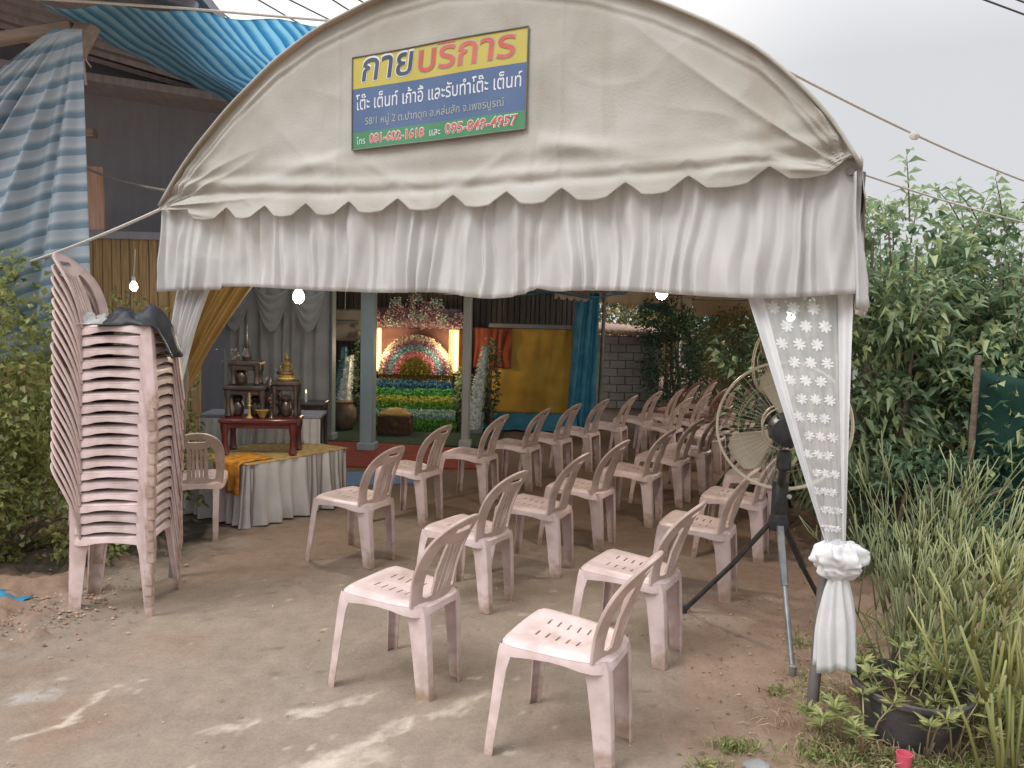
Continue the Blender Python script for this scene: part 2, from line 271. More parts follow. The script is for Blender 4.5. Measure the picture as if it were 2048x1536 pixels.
class MB:
    def __init__(s): s.v = []; s.f = []; s.fm = []; s.tint = []; s.uv = {}
    def add(s, vs, fs, mi=0, tint=None):
        b = len(s.v); s.v.extend([tuple(map(float, v)) for v in vs]); s.f.extend([tuple(i+b for i in f) for f in fs]); s.fm.extend([mi]*len(fs))
        if tint is not None:
            s.tint.extend([0.5]*(b-len(s.tint))); s.tint.extend([tint]*len(vs) if np.isscalar(tint) else list(tint))
        return b
    def box(s, c, size, rz=0.0, mi=0, bev=0.0, M4=None):
        hx, hy, hz = size[0]/2, size[1]/2, size[2]/2
        b = min(bev, hx*0.9, hy*0.9, hz*0.9)
        if b <= 0:
            vs = [(x, y, z) for z in (-hz, hz) for x, y in ((-hx, -hy), (hx, -hy), (hx, hy), (-hx, hy))]
            fs = [(0, 3, 2, 1), (4, 5, 6, 7), (0, 1, 5, 4), (1, 2, 6, 5), (2, 3, 7, 6), (3, 0, 4, 7)]
        else:
            vs = []; fs = []
            rings = [(-hz, b), (-hz+b, 0), (hz-b, 0), (hz, b)]
            for z, ins in rings:
                x, y = hx-ins, hy-ins; e = b if ins == 0 else 0
                for px, py in ((-x+e, -y), (x-e, -y), (x, -y+e), (x, y-e), (x-e, y), (-x+e, y), (-x, y-e), (-x, -y+e)):
                    vs.append((px, py, z))
            for k in range(3):
                for i in range(8):
                    j = (i+1) % 8; fs.append((k*8+i, k*8+j, (k+1)*8+j, (k+1)*8+i))
            fs.append(tuple(range(7, -1, -1))); fs.append(tuple(range(24, 32)))
        c_, s_ = math.cos(rz), math.sin(rz)
        if M4 is not None: vs = [tuple(M4 @ Vector(v)) for v in vs]
        else: vs = [(c[0]+x*c_-y*s_, c[1]+x*s_+y*c_, c[2]+z) for x, y, z in vs]
        s.add(vs, fs, mi)
    def bar(s, a, b, w, h=None, mi=0, bev=0.0):
        a, b = Vector(a), Vector(b); d = b-a
        q = d.to_track_quat('Z', 'Y'); m4 = Matrix.Translation((a+b)/2) @ q.to_matrix().to_4x4()
        s.box((0, 0, 0), (w, h or w, d.length), M4=m4, mi=mi, bev=bev)
    def tube(s, pts, r, n=8, mi=0, cap=True, tint=None):
        P = [Vector(p) for p in pts]; k = len(P)
        rr = r if hasattr(r, '__len__') else [r]*k
        up = Vector((0, 0, 1)); vs = []; fs = []; prev = None
        for i, p in enumerate(P):
            d = (P[min(i+1, k-1)] - P[max(i-1, 0)]); d = d.normalized() if d.length > 1e-9 else Vector((0, 0, 1))
            if prev is None:
                a = d.cross(up) if abs(d.dot(up)) < 0.95 else d.cross(Vector((1, 0, 0)))
            else: a = prev - d*prev.dot(d)
            a.normalize(); prev = a; b = d.cross(a)
            for j in range(n):
                t = 2*PI*j/n; vs.append(tuple(p + (a*math.cos(t)+b*math.sin(t))*rr[i]))
        for i in range(k-1):
            for j in range(n):
                j2 = (j+1) % n; fs.append((i*n+j, i*n+j2, (i+1)*n+j2, (i+1)*n+j))
        if cap:
            fs.append(tuple(range(n-1, -1, -1))); fs.append(tuple(range((k-1)*n, k*n)))
        s.add(vs, fs, mi, tint)
    def ring(s, c, ax, rad, r, n=48, m=8, mi=0, sq=1.0):
        ax = Vector(ax).normalized(); a = ax.orthogonal().normalized(); b = ax.cross(a); c = Vector(c)
        vs = []; fs = []
        for i in range(n):
            t = 2*PI*i/n; d = a*math.cos(t)+b*math.sin(t)
            for j in range(m):
                u = 2*PI*j/m; vs.append(tuple(c + d*(rad+r*math.cos(u)) + ax*(r*math.sin(u)*sq)))
        for i in range(n):
            for j in range(m):
                fs.append((i*m+j, ((i+1) % n)*m+j, ((i+1) % n)*m+(j+1) % m, i*m+(j+1) % m))
        s.add(vs, fs, mi)
    def lathe(s, prof, c=(0, 0, 0), n=24, mi=0, ax=None, fn=None):
        vs = []; fs = []; k = len(prof)
        for r, z in prof:
            for j in range(n):
                t = 2*PI*j/n; q = Vector((r*math.cos(t), r*math.sin(t), z))
                if fn: q = Vector(fn(q, t))
                vs.append(q)
        if ax is not None:
            qm = Vector(ax).to_track_quat('Z', 'Y'); vs = [qm @ v for v in vs]
        vs = [tuple(v + Vector(c)) for v in vs]
        for i in range(k-1):
            for j in range(n):
                j2 = (j+1) % n; fs.append((i*n+j, i*n+j2, (i+1)*n+j2, (i+1)*n+j))
        fs.append(tuple(range(n-1, -1, -1))); fs.append(tuple(range((k-1)*n, k*n)))
        s.add(vs, fs, mi)
    def grid(s, nu, nv, fn, mi=0, uv=None, closed=False):
        b = len(s.v); vs = [fn(i/(nu-1), j/(nv-1)) for j in range(nv) for i in range(nu)]
        fs = [(j*nu+i, j*nu+i+1, (j+1)*nu+i+1, (j+1)*nu+i) for j in range(nv-1) for i in range(nu-1)]
        s.add(vs, fs, mi)
        if uv:
            for j in range(nv):
                for i in range(nu): s.uv[b+j*nu+i] = uv(i/(nu-1), j/(nv-1))
    def build(s, name, mats, parent=None, smooth=True, angle=40, label=None, cat=None, group=None, kind=None):
        me = bpy.data.meshes.new(name); me.from_pydata(s.v, [], s.f)
        mats = mats if isinstance(mats, (list, tuple)) else [mats]
        for m in mats: me.materials.append(m)
        if len(mats) > 1: me.polygons.foreach_set('material_index', s.fm)
        if s.tint:
            s.tint.extend([0.5]*(len(s.v)-len(s.tint)))
            a = me.attributes.new('tint', 'FLOAT', 'POINT'); a.data.foreach_set('value', np.array(s.tint, dtype=np.float32))
        if s.uv:
            ul = me.uv_layers.new(name='UVMap'); li = np.zeros(len(me.loops), dtype=np.int32); me.loops.foreach_get('vertex_index', li)
            arr = np.array([s.uv.get(int(i), (0, 0)) for i in li], dtype=np.float32); ul.data.foreach_set('uv', arr.ravel())
        if smooth:
            me.shade_smooth()
            if angle < 180: me.set_sharp_from_angle(angle=R(angle))
        me.update()
        o = bpy.data.objects.new(name, me); col.objects.link(o)
        return finish(o, label, cat, group, kind, parent)

def thicken(o, t=0.004):
    md = o.modifiers.new('thickness', 'SOLIDIFY'); md.thickness = t; md.offset = 0
    return o

def copy_tree(o, parent=None):
    c = o.copy(); col.objects.link(c)
    if parent is not None: c.parent = parent
    for ch in list(o.children): copy_tree(ch, c)
    return c

def nz(x, y, z=0.0): return noise.noise(Vector((x, y, z)))
def fbm(x, y, z=0.0, o=4): return noise.fractal(Vector((x, y, z)), 0.8, 2.0, o)

def leaves(name, m, pts, dirs, length, width, tints, parent=None, droop=0.0, fold=0.25, jitter=0.35, seg=2, **kw):
    """a mesh of separate pointed leaves: pts (n,3), dirs (n,3)"""
    n = len(pts); P = np.asarray(pts, float); D = np.asarray(dirs, float)
    D /= np.linalg.norm(D, axis=1, keepdims=True)+1e-9
    rv = rng.normal(size=(n, 3)); rv[:, 2] += 0.9
    S = np.cross(D, rv); S /= np.linalg.norm(S, axis=1, keepdims=True)+1e-9
    U = np.cross(S, D)
    Ls = length*(1+jitter*rng.uniform(-1, 1, n))[:, None]; W = width*(1+jitter*rng.uniform(-1, 1, n))[:, None]
    mid = P + D*Ls*0.45 - U*0.0; tip = P + D*Ls - np.array([0, 0, 1.0])*Ls*droop
    l_ = mid + S*W*0.5 + U*W*fold; r_ = mid - S*W*0.5 + U*W*fold
    V = np.stack([P, r_, tip, l_, mid], axis=1).reshape(-1, 3)
    idx = np.arange(n)*5
    F = np.concatenate([np.stack([idx, idx+1, idx+4], 1), np.stack([idx+1, idx+2, idx+4], 1), np.stack([idx+2, idx+3, idx+4], 1), np.stack([idx+3, idx, idx+4], 1)])
    me = bpy.data.meshes.new(name)
    me.from_pydata(V.tolist(), [], F.tolist()); me.materials.append(m)
    a = me.attributes.new('tint', 'FLOAT', 'POINT'); a.data.foreach_set('value', np.repeat(np.asarray(tints, np.float32), 5))
    o = bpy.data.objects.new(name, me); col.objects.link(o)
    return finish(o, parent=parent, **kw)

# ------------------------------------------------------------------ ground
def axis(lo, hi, step, far, g=1.25):
    a = list(np.arange(lo, hi+1e-6, step)); s_ = step
    x = hi
    while x < far: s_ *= g; x += s_; a.append(x)
    s_ = step; x = lo
    while x > -far: s_ *= g; x -= s_; a.insert(0, x)
    return np.array(a)
def seg_d(px, py, pts):
    best = np.full_like(px, 1e9); 
    for (x0, y0), (x1, y1) in zip(pts[:-1], pts[1:]):
        dx, dy = x1-x0, y1-y0; t = np.clip(((px-x0)*dx+(py-y0)*dy)/(dx*dx+dy*dy), 0, 1)
        best = np.minimum(best, np.hypot(px-x0-t*dx, py-y0-t*dy))
    return best
gx = axis(-3.0, 2.6, 0.022, 160); gy = axis(2.0, 6.5, 0.022, 160)
GX, GY = np.meshgrid(gx, gy); gxf, gyf = GX.ravel(), GY.ravel()
def nfield(x, y, sc, o=4, off=0.0):
    return np.array([noise.fractal(Vector((a*sc+off, b*sc-off, off)), 0.7, 2.0, o) for a, b in zip(x, y)])
near = (np.abs(gxf) < 8) & (gyf > 0) & (gyf < 16)
n1 = np.zeros_like(gxf); n2 = np.zeros_like(gxf); n3 = np.zeros_like(gxf)
n1[near] = nfield(gxf[near], gyf[near], 1.1, 4, 3.1); n2[near] = nfield(gxf[near], gyf[near], 6.0, 4, 7.7); n3[near] = nfield(gxf[near], gyf[near], 0.5, 3, 12.3)
n4 = np.zeros_like(gxf); nr2 = (np.abs(gxf) < 3) & (gyf > 2) & (gyf < 6.5); n4[nr2] = nfield(gxf[nr2], gyf[nr2], 17.0, 4, 5.5)
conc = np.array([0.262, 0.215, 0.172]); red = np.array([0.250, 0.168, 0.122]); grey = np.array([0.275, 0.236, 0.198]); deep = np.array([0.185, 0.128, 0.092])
sm = lambda e0, e1, x: (lambda t: t*t*(3-2*t))(np.clip((x-e0)/(e1-e0), 0, 1))
# red soil: left verge, right verge, patches on the slab
left = sm(0.0, 0.35, (-2.35 + 0.25*n2 + 0.22*(gyf-4.0)*0.0) - gxf)
rline = 0.98 + 0.10*(gyf-2.7)*4.0*0.35
right = sm(-0.25, 0.35, gxf - (rline + 0.35*n2 + 0.25*n1))
far_s = sm(5.6, 7.5, gyf + 1.2*n1)
patch = sm(0.05, 0.55, n3*0.9 + 0.5*n1) * 0.75
w_red = np.clip(np.maximum.reduce([left, right*0.9, patch, far_s*0.9]), 0, 1)[:, None]
gcol = conc*(1-w_red) + red*w_red
g2 = sm(0.1, 0.6, n1)[:, None]*(1-w_red); gcol = gcol*(1-0.6*g2) + grey*0.6*g2
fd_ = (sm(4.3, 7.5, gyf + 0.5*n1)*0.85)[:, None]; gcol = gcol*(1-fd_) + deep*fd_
gcol = gcol*(1 + 0.10*n2[:, None] + 0.10*n4[:, None])
def stain(pts, wid, amt, colr, rag=0.05, thr=0.0):
    global gcol
    d = seg_d(gxf + 0.05*n2, gyf + 0.06*n1, pts)
    e = sm(wid, wid*0.25, d + rag*(n2*0.6+n4*0.55)) * amt * np.clip(0.92+1.0*n4, 0, 1)
    gcol = gcol*(1-e[:, None]) + np.array(colr)*e[:, None]
W_ = (0.57, 0.50, 0.425)
stain([(-4.6, 4.75), (-3.0, 4.95), (-2.5, 5.3), (-2.6, 6.2)], 0.62, 0.85, (0.05, 0.05, 0.04), 0.12)  # shade on the ground around the hedge foot, painted into the ground colour
W_ = (0.57, 0.50, 0.425)
stain([(-1.90, 2.80), (-1.75, 2.97), (-1.72, 3.2), (-1.60, 3.36)], 0.018, 0.75, W_, 0.015)
stain([(-1.67, 3.30), (-1.56, 3.22)], 0.016, 0.6, W_, 0.012)
stain([(-1.18, 2.89), (-1.06, 2.97), (-0.89, 3.08), (-0.70, 3.15), (-0.52, 3.25)], 0.040, 0.72, W_, 0.075)
stain([(-0.90, 2.56), (-0.59, 2.80), (-0.42, 2.98), (-0.22, 3.11), (-0.06, 3.25)], 0.060, 0.66, W_, 0.085)
stain([(-0.70, 2.60), (-0.52, 2.74)], 0.16, 0.55, W_, 0.12)
stain([(-2.08, 3.10), (-1.95, 3.17)], 0.06, 0.35, (0.52, 0.52, 0.53), 0.03)
rr_ = np.random.default_rng(3)
for _ in range(34):   # flecks of spilt plaster
    x, y = rr_.uniform(-2.0, 0.4), rr_.uniform(2.4, 5.0)
    stain([(x, y), (x+rr_.uniform(-.03, .03), y+rr_.uniform(0, .02))], rr_.uniform(0.010, 0.026), rr_.uniform(.3, .8), W_, 0.008)
for _ in range(40):
    x, y = rr_.uniform(-2.0, 1.0), rr_.uniform(2.4, 6.4)
    stain([(x, y), (x+rr_.uniform(-.06, .06), y+rr_.uniform(-.02, .02))], rr_.uniform(0.010, 0.022), rr_.uniform(.3, .7), (0.10, 0.08, 0.065), 0.008)
gz = np.zeros_like(gxf)
gz += 0.05*right*sm(0.3, 1.2, gxf-1.2)*(0.6+n2) * (gyf < 9)
gz += 0.05*left*np.clip(0.5+n2, 0, 1.3)*(gyf < 6)
gz[near] += 0.004*n2[near] + 0.0025*n4[near]
gm = MB()
me = bpy.data.meshes.new('ground'); nx, ny = len(gx), len(gy)
ii, jj = np.meshgrid(np.arange(nx-1), np.arange(ny-1)); a_ = (jj*nx+ii).ravel()
faces = np.stack([a_, a_+1, a_+nx+1, a_+nx], 1)
me.from_pydata(np.stack([gxf, gyf, gz], 1).tolist(), [], faces.tolist()); me.shade_smooth()
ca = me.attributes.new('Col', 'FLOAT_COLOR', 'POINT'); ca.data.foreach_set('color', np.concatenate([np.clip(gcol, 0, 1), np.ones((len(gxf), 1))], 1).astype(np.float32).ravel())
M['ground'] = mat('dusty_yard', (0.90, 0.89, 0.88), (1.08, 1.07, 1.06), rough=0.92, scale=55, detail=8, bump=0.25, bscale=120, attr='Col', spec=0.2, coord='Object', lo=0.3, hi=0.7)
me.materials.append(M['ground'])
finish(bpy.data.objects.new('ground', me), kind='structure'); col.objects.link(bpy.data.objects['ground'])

# ------------------------------------------------------------------ tent frame of reference
L0 = Vector((-2.058, 4.627, 0)); EX = Vector((0.911, -0.4125, 0)).normalized(); EY = Vector((-EX.y, EX.x, 0))
TW = 3.70
def T(s, t, z=0.0): return L0 + EX*s + EY*t + Vector((0, 0, z))
ARCH = [(-0.03, 2.27), (0.03, 2.345), (0.13, 2.46), (0.25, 2.578), (0.515, 2.793), (0.835, 3.005), (1.102, 3.128), (1.475, 3.232), (1.85, 3.27), (2.225, 3.235), (2.6, 3.145),
        (2.887, 3.03), (3.125, 2.905), (3.332, 2.775), (3.495, 2.621), (3.614, 2.484), (3.69, 2.37), (3.74, 2.28)]
AS = np.array([a for a, _ in ARCH]); AZ = np.array([z for _, z in ARCH])
def arch(s): return float(np.interp(s, AS, AZ))
def arch_pt(k):      # even steps along the arch
    return _aps[k]
_u = np.cumsum(np.r_[0, np.hypot(np.diff(AS), np.diff(AZ))])
_k = np.linspace(0, _u[-1], 61); _sm = [(float(np.interp(q, _u, AS)), float(np.interp(q, _u, AZ))) for q in _k]
_aps = [_sm[0]] + [((_sm[i-1][0]+2*_sm[i][0]+_sm[i+1][0])/4, (_sm[i-1][1]+2*_sm[i][1]+_sm[i+1][1])/4) for i in range(1, 60)] + [_sm[-1]]
NOTCH = [0.175, 0.494, 0.77, 1.05, 1.328, 1.625, 1.94, 2.224, 2.50, 2.797, 3.07, 3.396, 3.70]
def val_bottom(s):
    base = 2.175 + 0.020*max(0, (0.5-s)) + 0.012*max(0, s-1.3) + 0.030*max(0, s-2.4)**1.6*1.3
    if s < 0.2: return base + 0.055
    d = min(abs(s-q) for q in NOTCH); 
    return base + 0.062*max(0, 1-(d/0.08))**0.9 if d < 0.08 else base - 0.007*math.sin(min(1, (d-0.08)/0.08)*PI/2)

tent = thing('canopy_tent', 'cream arched tent with a scalloped front panel standing over the rows of pink chairs', 'tent', T(TW/2, 0))
TI = Matrix.Translation(-tent.location)
def loc(p): return tuple(Vector(p) - tent.location)

def ridge(x, y, z=0.0, p=3.0): return max(0.0, 1-abs(noise.noise(Vector((x, y, z))))*1.9)**p
def wrinkle(s, z):
    """creases of the front panel, outwards from the plane"""
    w = 0.0
    for cx, sg in ((0.0, 1), (TW, -1)):          # taut creases fanning out of the lower corners
        dx, dz = (s-cx)*sg, z-2.26; r = math.hypot(dx, dz)
        if r > 0.02:
            a = math.atan2(dz, dx); g = math.exp(-r/0.85)*min(1, r/0.15)
            w += 0.030*g*ridge(a*3.4+sg, r*0.45, sg*4, 3) + 0.008*g*math.sin(a*13)
    e = 2.30 + 0.05*((s-1.7)/1.7)**2 + 0.03*nz(s*0.8, 5)   # slack rolls above the scalloped edge
    w += 0.026*math.exp(-((z-e-0.03)/0.030)**2)*(0.5+0.9*nz(s*0.9, 5.0)) - 0.016*math.exp(-((z-e+0.02)/0.022)**2)
    w += 0.026*math.exp(-((z-e-0.13-0.07*nz(s*0.8, 2))/0.038)**2)*max(0, 0.4+1.3*nz(s*1.1, 9.0))
    w += 0.012*nz(s*1.1, z*1.5, 3.3)
    lowk = math.exp(-max(0, z-2.35)/0.30)*0.8
    w += 0.013*lowk*ridge(s*1.3+z*1.1, z*2.6-s*0.8, 8.8, 4)*(0.4+nz(s*2, z*2, 6)) + 0.006*(0.35+lowk)*ridge(s*1.5-z*1.6, z*2.2+s*1.0, 2.2, 4)
    for sg, cx in ((1, 1.33), (-1, 2.305)):       # pulls running from the banner's lower corners to the eaves
        d = (z-2.50)*1.0 + abs(s-cx)*0.22*(1 if (s-cx)*sg < 0 else 3); w += 0.012*math.exp(-(d/0.03)**2)*math.exp(-abs(s-cx)/0.7)
    for cx, cz in ((1.33, 2.955), (2.305, 2.99), (1.33, 2.5), (2.305, 2.53)):
        r = math.hypot(s-cx, z-cz); w -= 0.006*math.exp(-(r/0.12)**2)
    bx, bz = max(0, abs(s-1.818)-0.50), max(0, abs(z-2.745)-0.27); w *= 1-0.85*math.exp(-(bx*bx+bz*bz)/0.006)
    w += 0.0035*nz(s*9, z*9, 1.1)
    for sx_ in (1.235, 2.47): w += 0.0045*math.exp(-((s-sx_)/0.011)**2)      # sewn panel joints
    ed = arch(s)-z; w += 0.006*math.exp(-((ed-0.075)/0.010)**2) - 0.004*math.exp(-((ed-0.10)/0.012)**2)
    return w
mb = MB()
NU, NV = 420, 110
def panel(u, v):
    s = -0.035 + u*(TW+0.075)
    zt = arch(s); zb = val_bottom(s); z = zb + (zt-zb)*v
    out = wrinkle(s, z)*min(1, (1-v)*12)*min(1, v*9) + 0.062*max(0, 1-(z-2.14)/0.22) + 0.010*max(0, 1-(z-2.14)/0.1)*math.sin(s*9+1)
    return T(s, -out-0.01, z) - tent.location
mb.grid(NU, NV, panel)
thicken(mb.build('front_panel', M['canvas'], tent, angle=180), 0.003)
def roof_part(t0, t1, name, par, origin, nt_=26, sag=0.05):
    mb = MB()
    def f(u, v):
        i = u*60; k = int(min(59, i)); fr = i-k
        s = _aps[k][0]*(1-fr)+_aps[k+1][0]*fr; z = _aps[k][1]*(1-fr)+_aps[k+1][1]*fr
        t = t0+(t1-t0)*v; bay = abs(math.sin(v*PI*3))
        z2 = z - sag*bay*(0.4+0.6*math.sin(u*PI)) + 0.012*nz(s*2, t*2)
        return T(s, t, z2) - origin
    mb.grid(61, nt_, f)
    return thicken(mb.build(name, M['canvas_roof'], par, angle=180), 0.003)
roof_part(-0.045, 6.0, 'roof', tent, tent.location)
mb = MB(); mb.tube([T(s, -0.045, z-0.003) - tent.location for s, z in _aps], 0.008, 8)      # rolled seam round the arch
mb.build('edge_seam', M['canvas'], tent, angle=180)
def side_val(u, v):
    t = -0.03 + 6.0*u; ph = (t % 0.30)/0.30; d = min(ph, 1-ph)*0.30
    zb = 2.13 + (0.045*(1-d/0.07) if d < 0.07 else 0); z = 2.33 - (2.33-zb)*v
    return T(TW+0.035+0.025*v+0.008*nz(t*3, v), t, z) - tent.location
mb = MB(); mb.grid(160, 8, side_val); thicken(mb.build('side_valance', M['canvas'], tent, angle=180), 0.003)
def tent_pole(s, t, z1, name='pole', r=0.024, par=None, m=None, origin=None, lean=(0, 0)):
    mb = MB(); o_ = origin if origin is not None else tent.location
    a, b = T(s, t, -0.02)-o_, T(s+lean[0], t+lean[1], z1)-o_
    mb.tube([a, b], r, 12); mb.tube([a, a+Vector((0, 0, 0.02))], r*1.7, 12)
    return mb.build(name, m or M['pole'], par or tent)
RP = Vector((1.299, 3.126, 0)) - L0; rs, rt = RP.dot(EX), RP.dot(EY)
tent_pole(rs, rt+0.02, 2.3, r=0.024, lean=(0.055, 0.17)); tent_pole(-0.04, 0.03, 2.28, lean=(0.075, 0.13))
tent_pole(TW-0.03, 5.95, 2.3)
mb = MB()
for t_ in (0.12, 2.0, 4.0, 5.95): mb.tube([T(s, t_, z-0.05) - tent.location for s, z in _aps], 0.014, 8)
for s_ in (0.0, TW): mb.tube([T(s_, 0, 2.27) - tent.location, T(s_, 5.95, 2.27) - tent.location], 0.016, 8)
mb.tube([T(0, 0.14, 2.25) - tent.location, T(TW, 0.14, 2.25) - tent.location], 0.016, 8)
mb.build('roof_frame', M['pole'], tent)

# white gathered skirts hung from the tent's edge
rs_ = np.random.default_rng(11)
FOLD = np.cumsum(rs_.uniform(0.045, 0.125, 110)); FA = rs_.uniform(0.35, 1.2, 110); FSK = rs_.uniform(-0.06, 0.06, 60)
def fold(x, v, seed=0.0):
    """pleat profile with sharp ridges that lean and open towards the hem"""
    x2 = x + 0.09*v*nz(x*1.7, seed) + 0.03*nz(x*5, v*1.8, seed)
    k = int(np.searchsorted(FOLD, x2+0.3+seed)); k = min(max(k, 1), 108)
    a, b = FOLD[k-1], FOLD[k]; f = (x2+0.3+seed-a)/(b-a)
    pk = 0.30+0.4*((k*37) % 10)/10; rg = f/pk if f < pk else (1-f)/(1-pk); rg = rg*rg*(3-2*rg)*0.6 + rg*0.4
    return FA[k]*rg
def skirt(name, p0, ln, along, outd, z0, z1, n, label, cat, group=None, amp=0.05, sag=None, seed=0.0, flare=0.05, mt=None, parent=None, nv=16):
    o0 = Vector(p0); mb = MB()
    def f(u, v):
        x = u*ln
        d = fold(x, v, seed)*amp*(0.35+0.65*v) + flare*v + 0.012*nz(x*9, v*2, seed) + 0.008*nz(x*26, v*2.5, seed) + 0.02*nz(x*2.1, v*1.2, seed+4)
        z = z0 + (z1-z0)*v + (sag(x) if sag else 0)*v*v + 0.012*v*nz(x*2.2, 7.1+seed)
        return Vector(along)*x + Vector(outd)*d + Vector((0, 0, z))
    mb.grid(n, nv, f)
    # narrow hem
    o = mb.build(name, mt or M['white_cloth'], parent, angle=180, label=label, cat=cat, group=group)
    o.location = o0; thicken(o, 0.002); return o
def front_sag(x):
    s = x-0.09
    return -0.045*math.exp(-((s-2.10)/0.22)**2) + 0.012*math.sin(s*3.3) + (0.02 if s < 0.40 else 0)*-1 + 0.02*math.exp(-((s-2.36)/0.06)**2)
skirt('front_drape', T(-0.07, 0.03), TW+0.115, EX, -EY, 2.325, 1.785, 1100, 'wide white gathered drape hanging under the scalloped front edge of the tent', 'drape', amp=0.050, sag=front_sag, flare=0.02, nv=22)
skirt('side_drape', T(TW+0.015, -0.05), 6.0, EY, EX, 2.26, 1.74, 500, 'white gathered drape flaring from the tent edge beside the shrubs', 'drape', amp=0.045, seed=1.3, flare=0.03)

# ------------------------------------------------------------------ banner with its writing
ban = thing('banner', 'yellow, blue and green vinyl banner with lettering on the tent front', 'banner', T(1.33, -0.022, 2.5))
BW, BH = 0.974, 0.462
def bp(u, h, d=0.0):     # banner coordinates -> local
    skew = 0.034*(u/BW)
    return Vector(EX)*u - Vector(EY)*(d + 0.012*math.sin(u/BW*PI) + 0.004*math.sin(u*9+h*5)) + Vector((0, 0, h + skew - 0.004*math.sin(u/BW*PI)))
def band(name, h0, h1, m):
    mb = MB(); mb.grid(40, 6, lambda u, v: bp(u*BW, h0+(h1-h0)*v)); return mb.build(name, m, ban, angle=180)
band('green_band', 0.0, 0.086, M['vinyl_green']); band('blue_band', 0.086, 0.304, M['vinyl_blue']); band('yellow_band', 0.304, BH, M['vinyl_yellow'])
mb = MB()
for a, b in (((0, 0), (BW, 0)), ((BW, 0), (BW, BH)), ((BW, BH), (0, BH)), ((0, BH), (0, 0))):
    mb.tube([bp(a[0]+(b[0]-a[0])*k/20, a[1]+(b[1]-a[1])*k/20, 0.002) for k in range(21)], 0.004, 6)
mb.build('hem_cord', M['hem'], ban)
def lettering(text, u0, u1, h0, hh, m, d, name='lettering', shear=0.0, bold=0.0, parent=ban, f=bp, gap=0.16):
    cu = bpy.data.curves.new('txt', 'FONT'); cu.body = text; cu.size = 1.0; cu.resolution_u = 3; cu.offset = bold; cu.shear = shear
    ob = bpy.data.objects.new('txt', cu); col.objects.link(ob)
    dg = bpy.context.evaluated_depsgraph_get(); me = bpy.data.meshes.new_from_object(ob.evaluated_get(dg)); bpy.data.objects.remove(ob)
    n_ = len(me.vertices); co = np.zeros(n_*3); me.vertices.foreach_get('co', co); co = co.reshape(-1, 3)
    lo, hi = co.min(0), co.max(0)
    sxx = (u1-u0)/(hi[0]-lo[0])
    for i, v in enumerate(me.vertices):
        v.co = f(u0+(co[i, 0]-lo[0])*sxx, h0 + co[i, 1]*hh, d)
    me.materials.clear(); me.materials.append(m); me.name = name
    par = list(range(n_))
    def find(a):
        while par[a] != a: par[a] = par[par[a]]; a = par[a]
        return a
    for e in me.edges: par[find(e.vertices[0])] = find(e.vertices[1])
    iv = {}
    for i in range(n_):
        r_ = find(i); x = co[i, 0]; a, b = iv.get(r_, (1e9, -1e9)); iv[r_] = (min(a, x), max(b, x))
    words = []
    for a, b in sorted(iv.values()):
        if words and a - words[-1][1] < gap: words[-1][1] = max(words[-1][1], b)
        else: words.append([a, b])
    out = []
    for k, (a, b) in enumerate(words):
        bm_ = bmesh.new(); bm_.from_mesh(me); bm_.verts.ensure_lookup_table()
        bmesh.ops.delete(bm_, geom=[v for v in bm_.verts if not (a-1e-4 <= co[v.index, 0] <= b+1e-4)], context='VERTS')
        m2 = bpy.data.meshes.new(name); bm_.to_mesh(m2); bm_.free(); m2.materials.append(m)
        o = bpy.data.objects.new(name, m2); col.objects.link(o); o.parent = parent; out.append(o)
    return out
lettering('กาย', 0.055, 0.372, 0.338, 0.20, M['ink_white'], 0.0012, shear=0.12, bold=0.035)
lettering('กาย', 0.06, 0.368, 0.338, 0.19, M['ink_dark'], 0.0024, shear=0.12, bold=0.012)
lettering('บริการ', 0.39, 0.915, 0.338, 0.185, M['ink_pale'], 0.0012, shear=0.08, bold=0.03)
lettering('บริการ', 0.395, 0.91, 0.338, 0.18, M['ink_red'], 0.0024, shear=0.08, bold=0.012)
lettering('โต๊ะ เต็นท์ เก้าอี้ และรับทำโต๊ะ เต็นท์', 0.025, 0.95, 0.197, 0.092, M['ink_white'], 0.0015, bold=0.006)
lettering('58/1 หมู่ 2 ต.ปากดุก อ.หล่มสัก จ.เพชรบูรณ์', 0.085, 0.865, 0.118, 0.052, M['ink_pale'], 0.0015)
lettering('โทร', 0.03, 0.085, 0.026, 0.045, M['ink_white'], 0.0015)
lettering('081-602-1618', 0.11, 0.435, 0.026, 0.064, M['ink_white'], 0.0012, bold=0.05)
lettering('081-602-1618', 0.112, 0.433, 0.026, 0.062, M['ink_red'], 0.0024, bold=0.01)
lettering('และ', 0.465, 0.525, 0.026, 0.05, M['ink_white'], 0.0015)
lettering('095-849-4957', 0.55, 0.935, 0.026, 0.068, M['ink_white'], 0.0012, bold=0.05)
lettering('095-849-4957', 0.552, 0.933, 0.026, 0.066, M['ink_red'], 0.0024, bold=0.01)

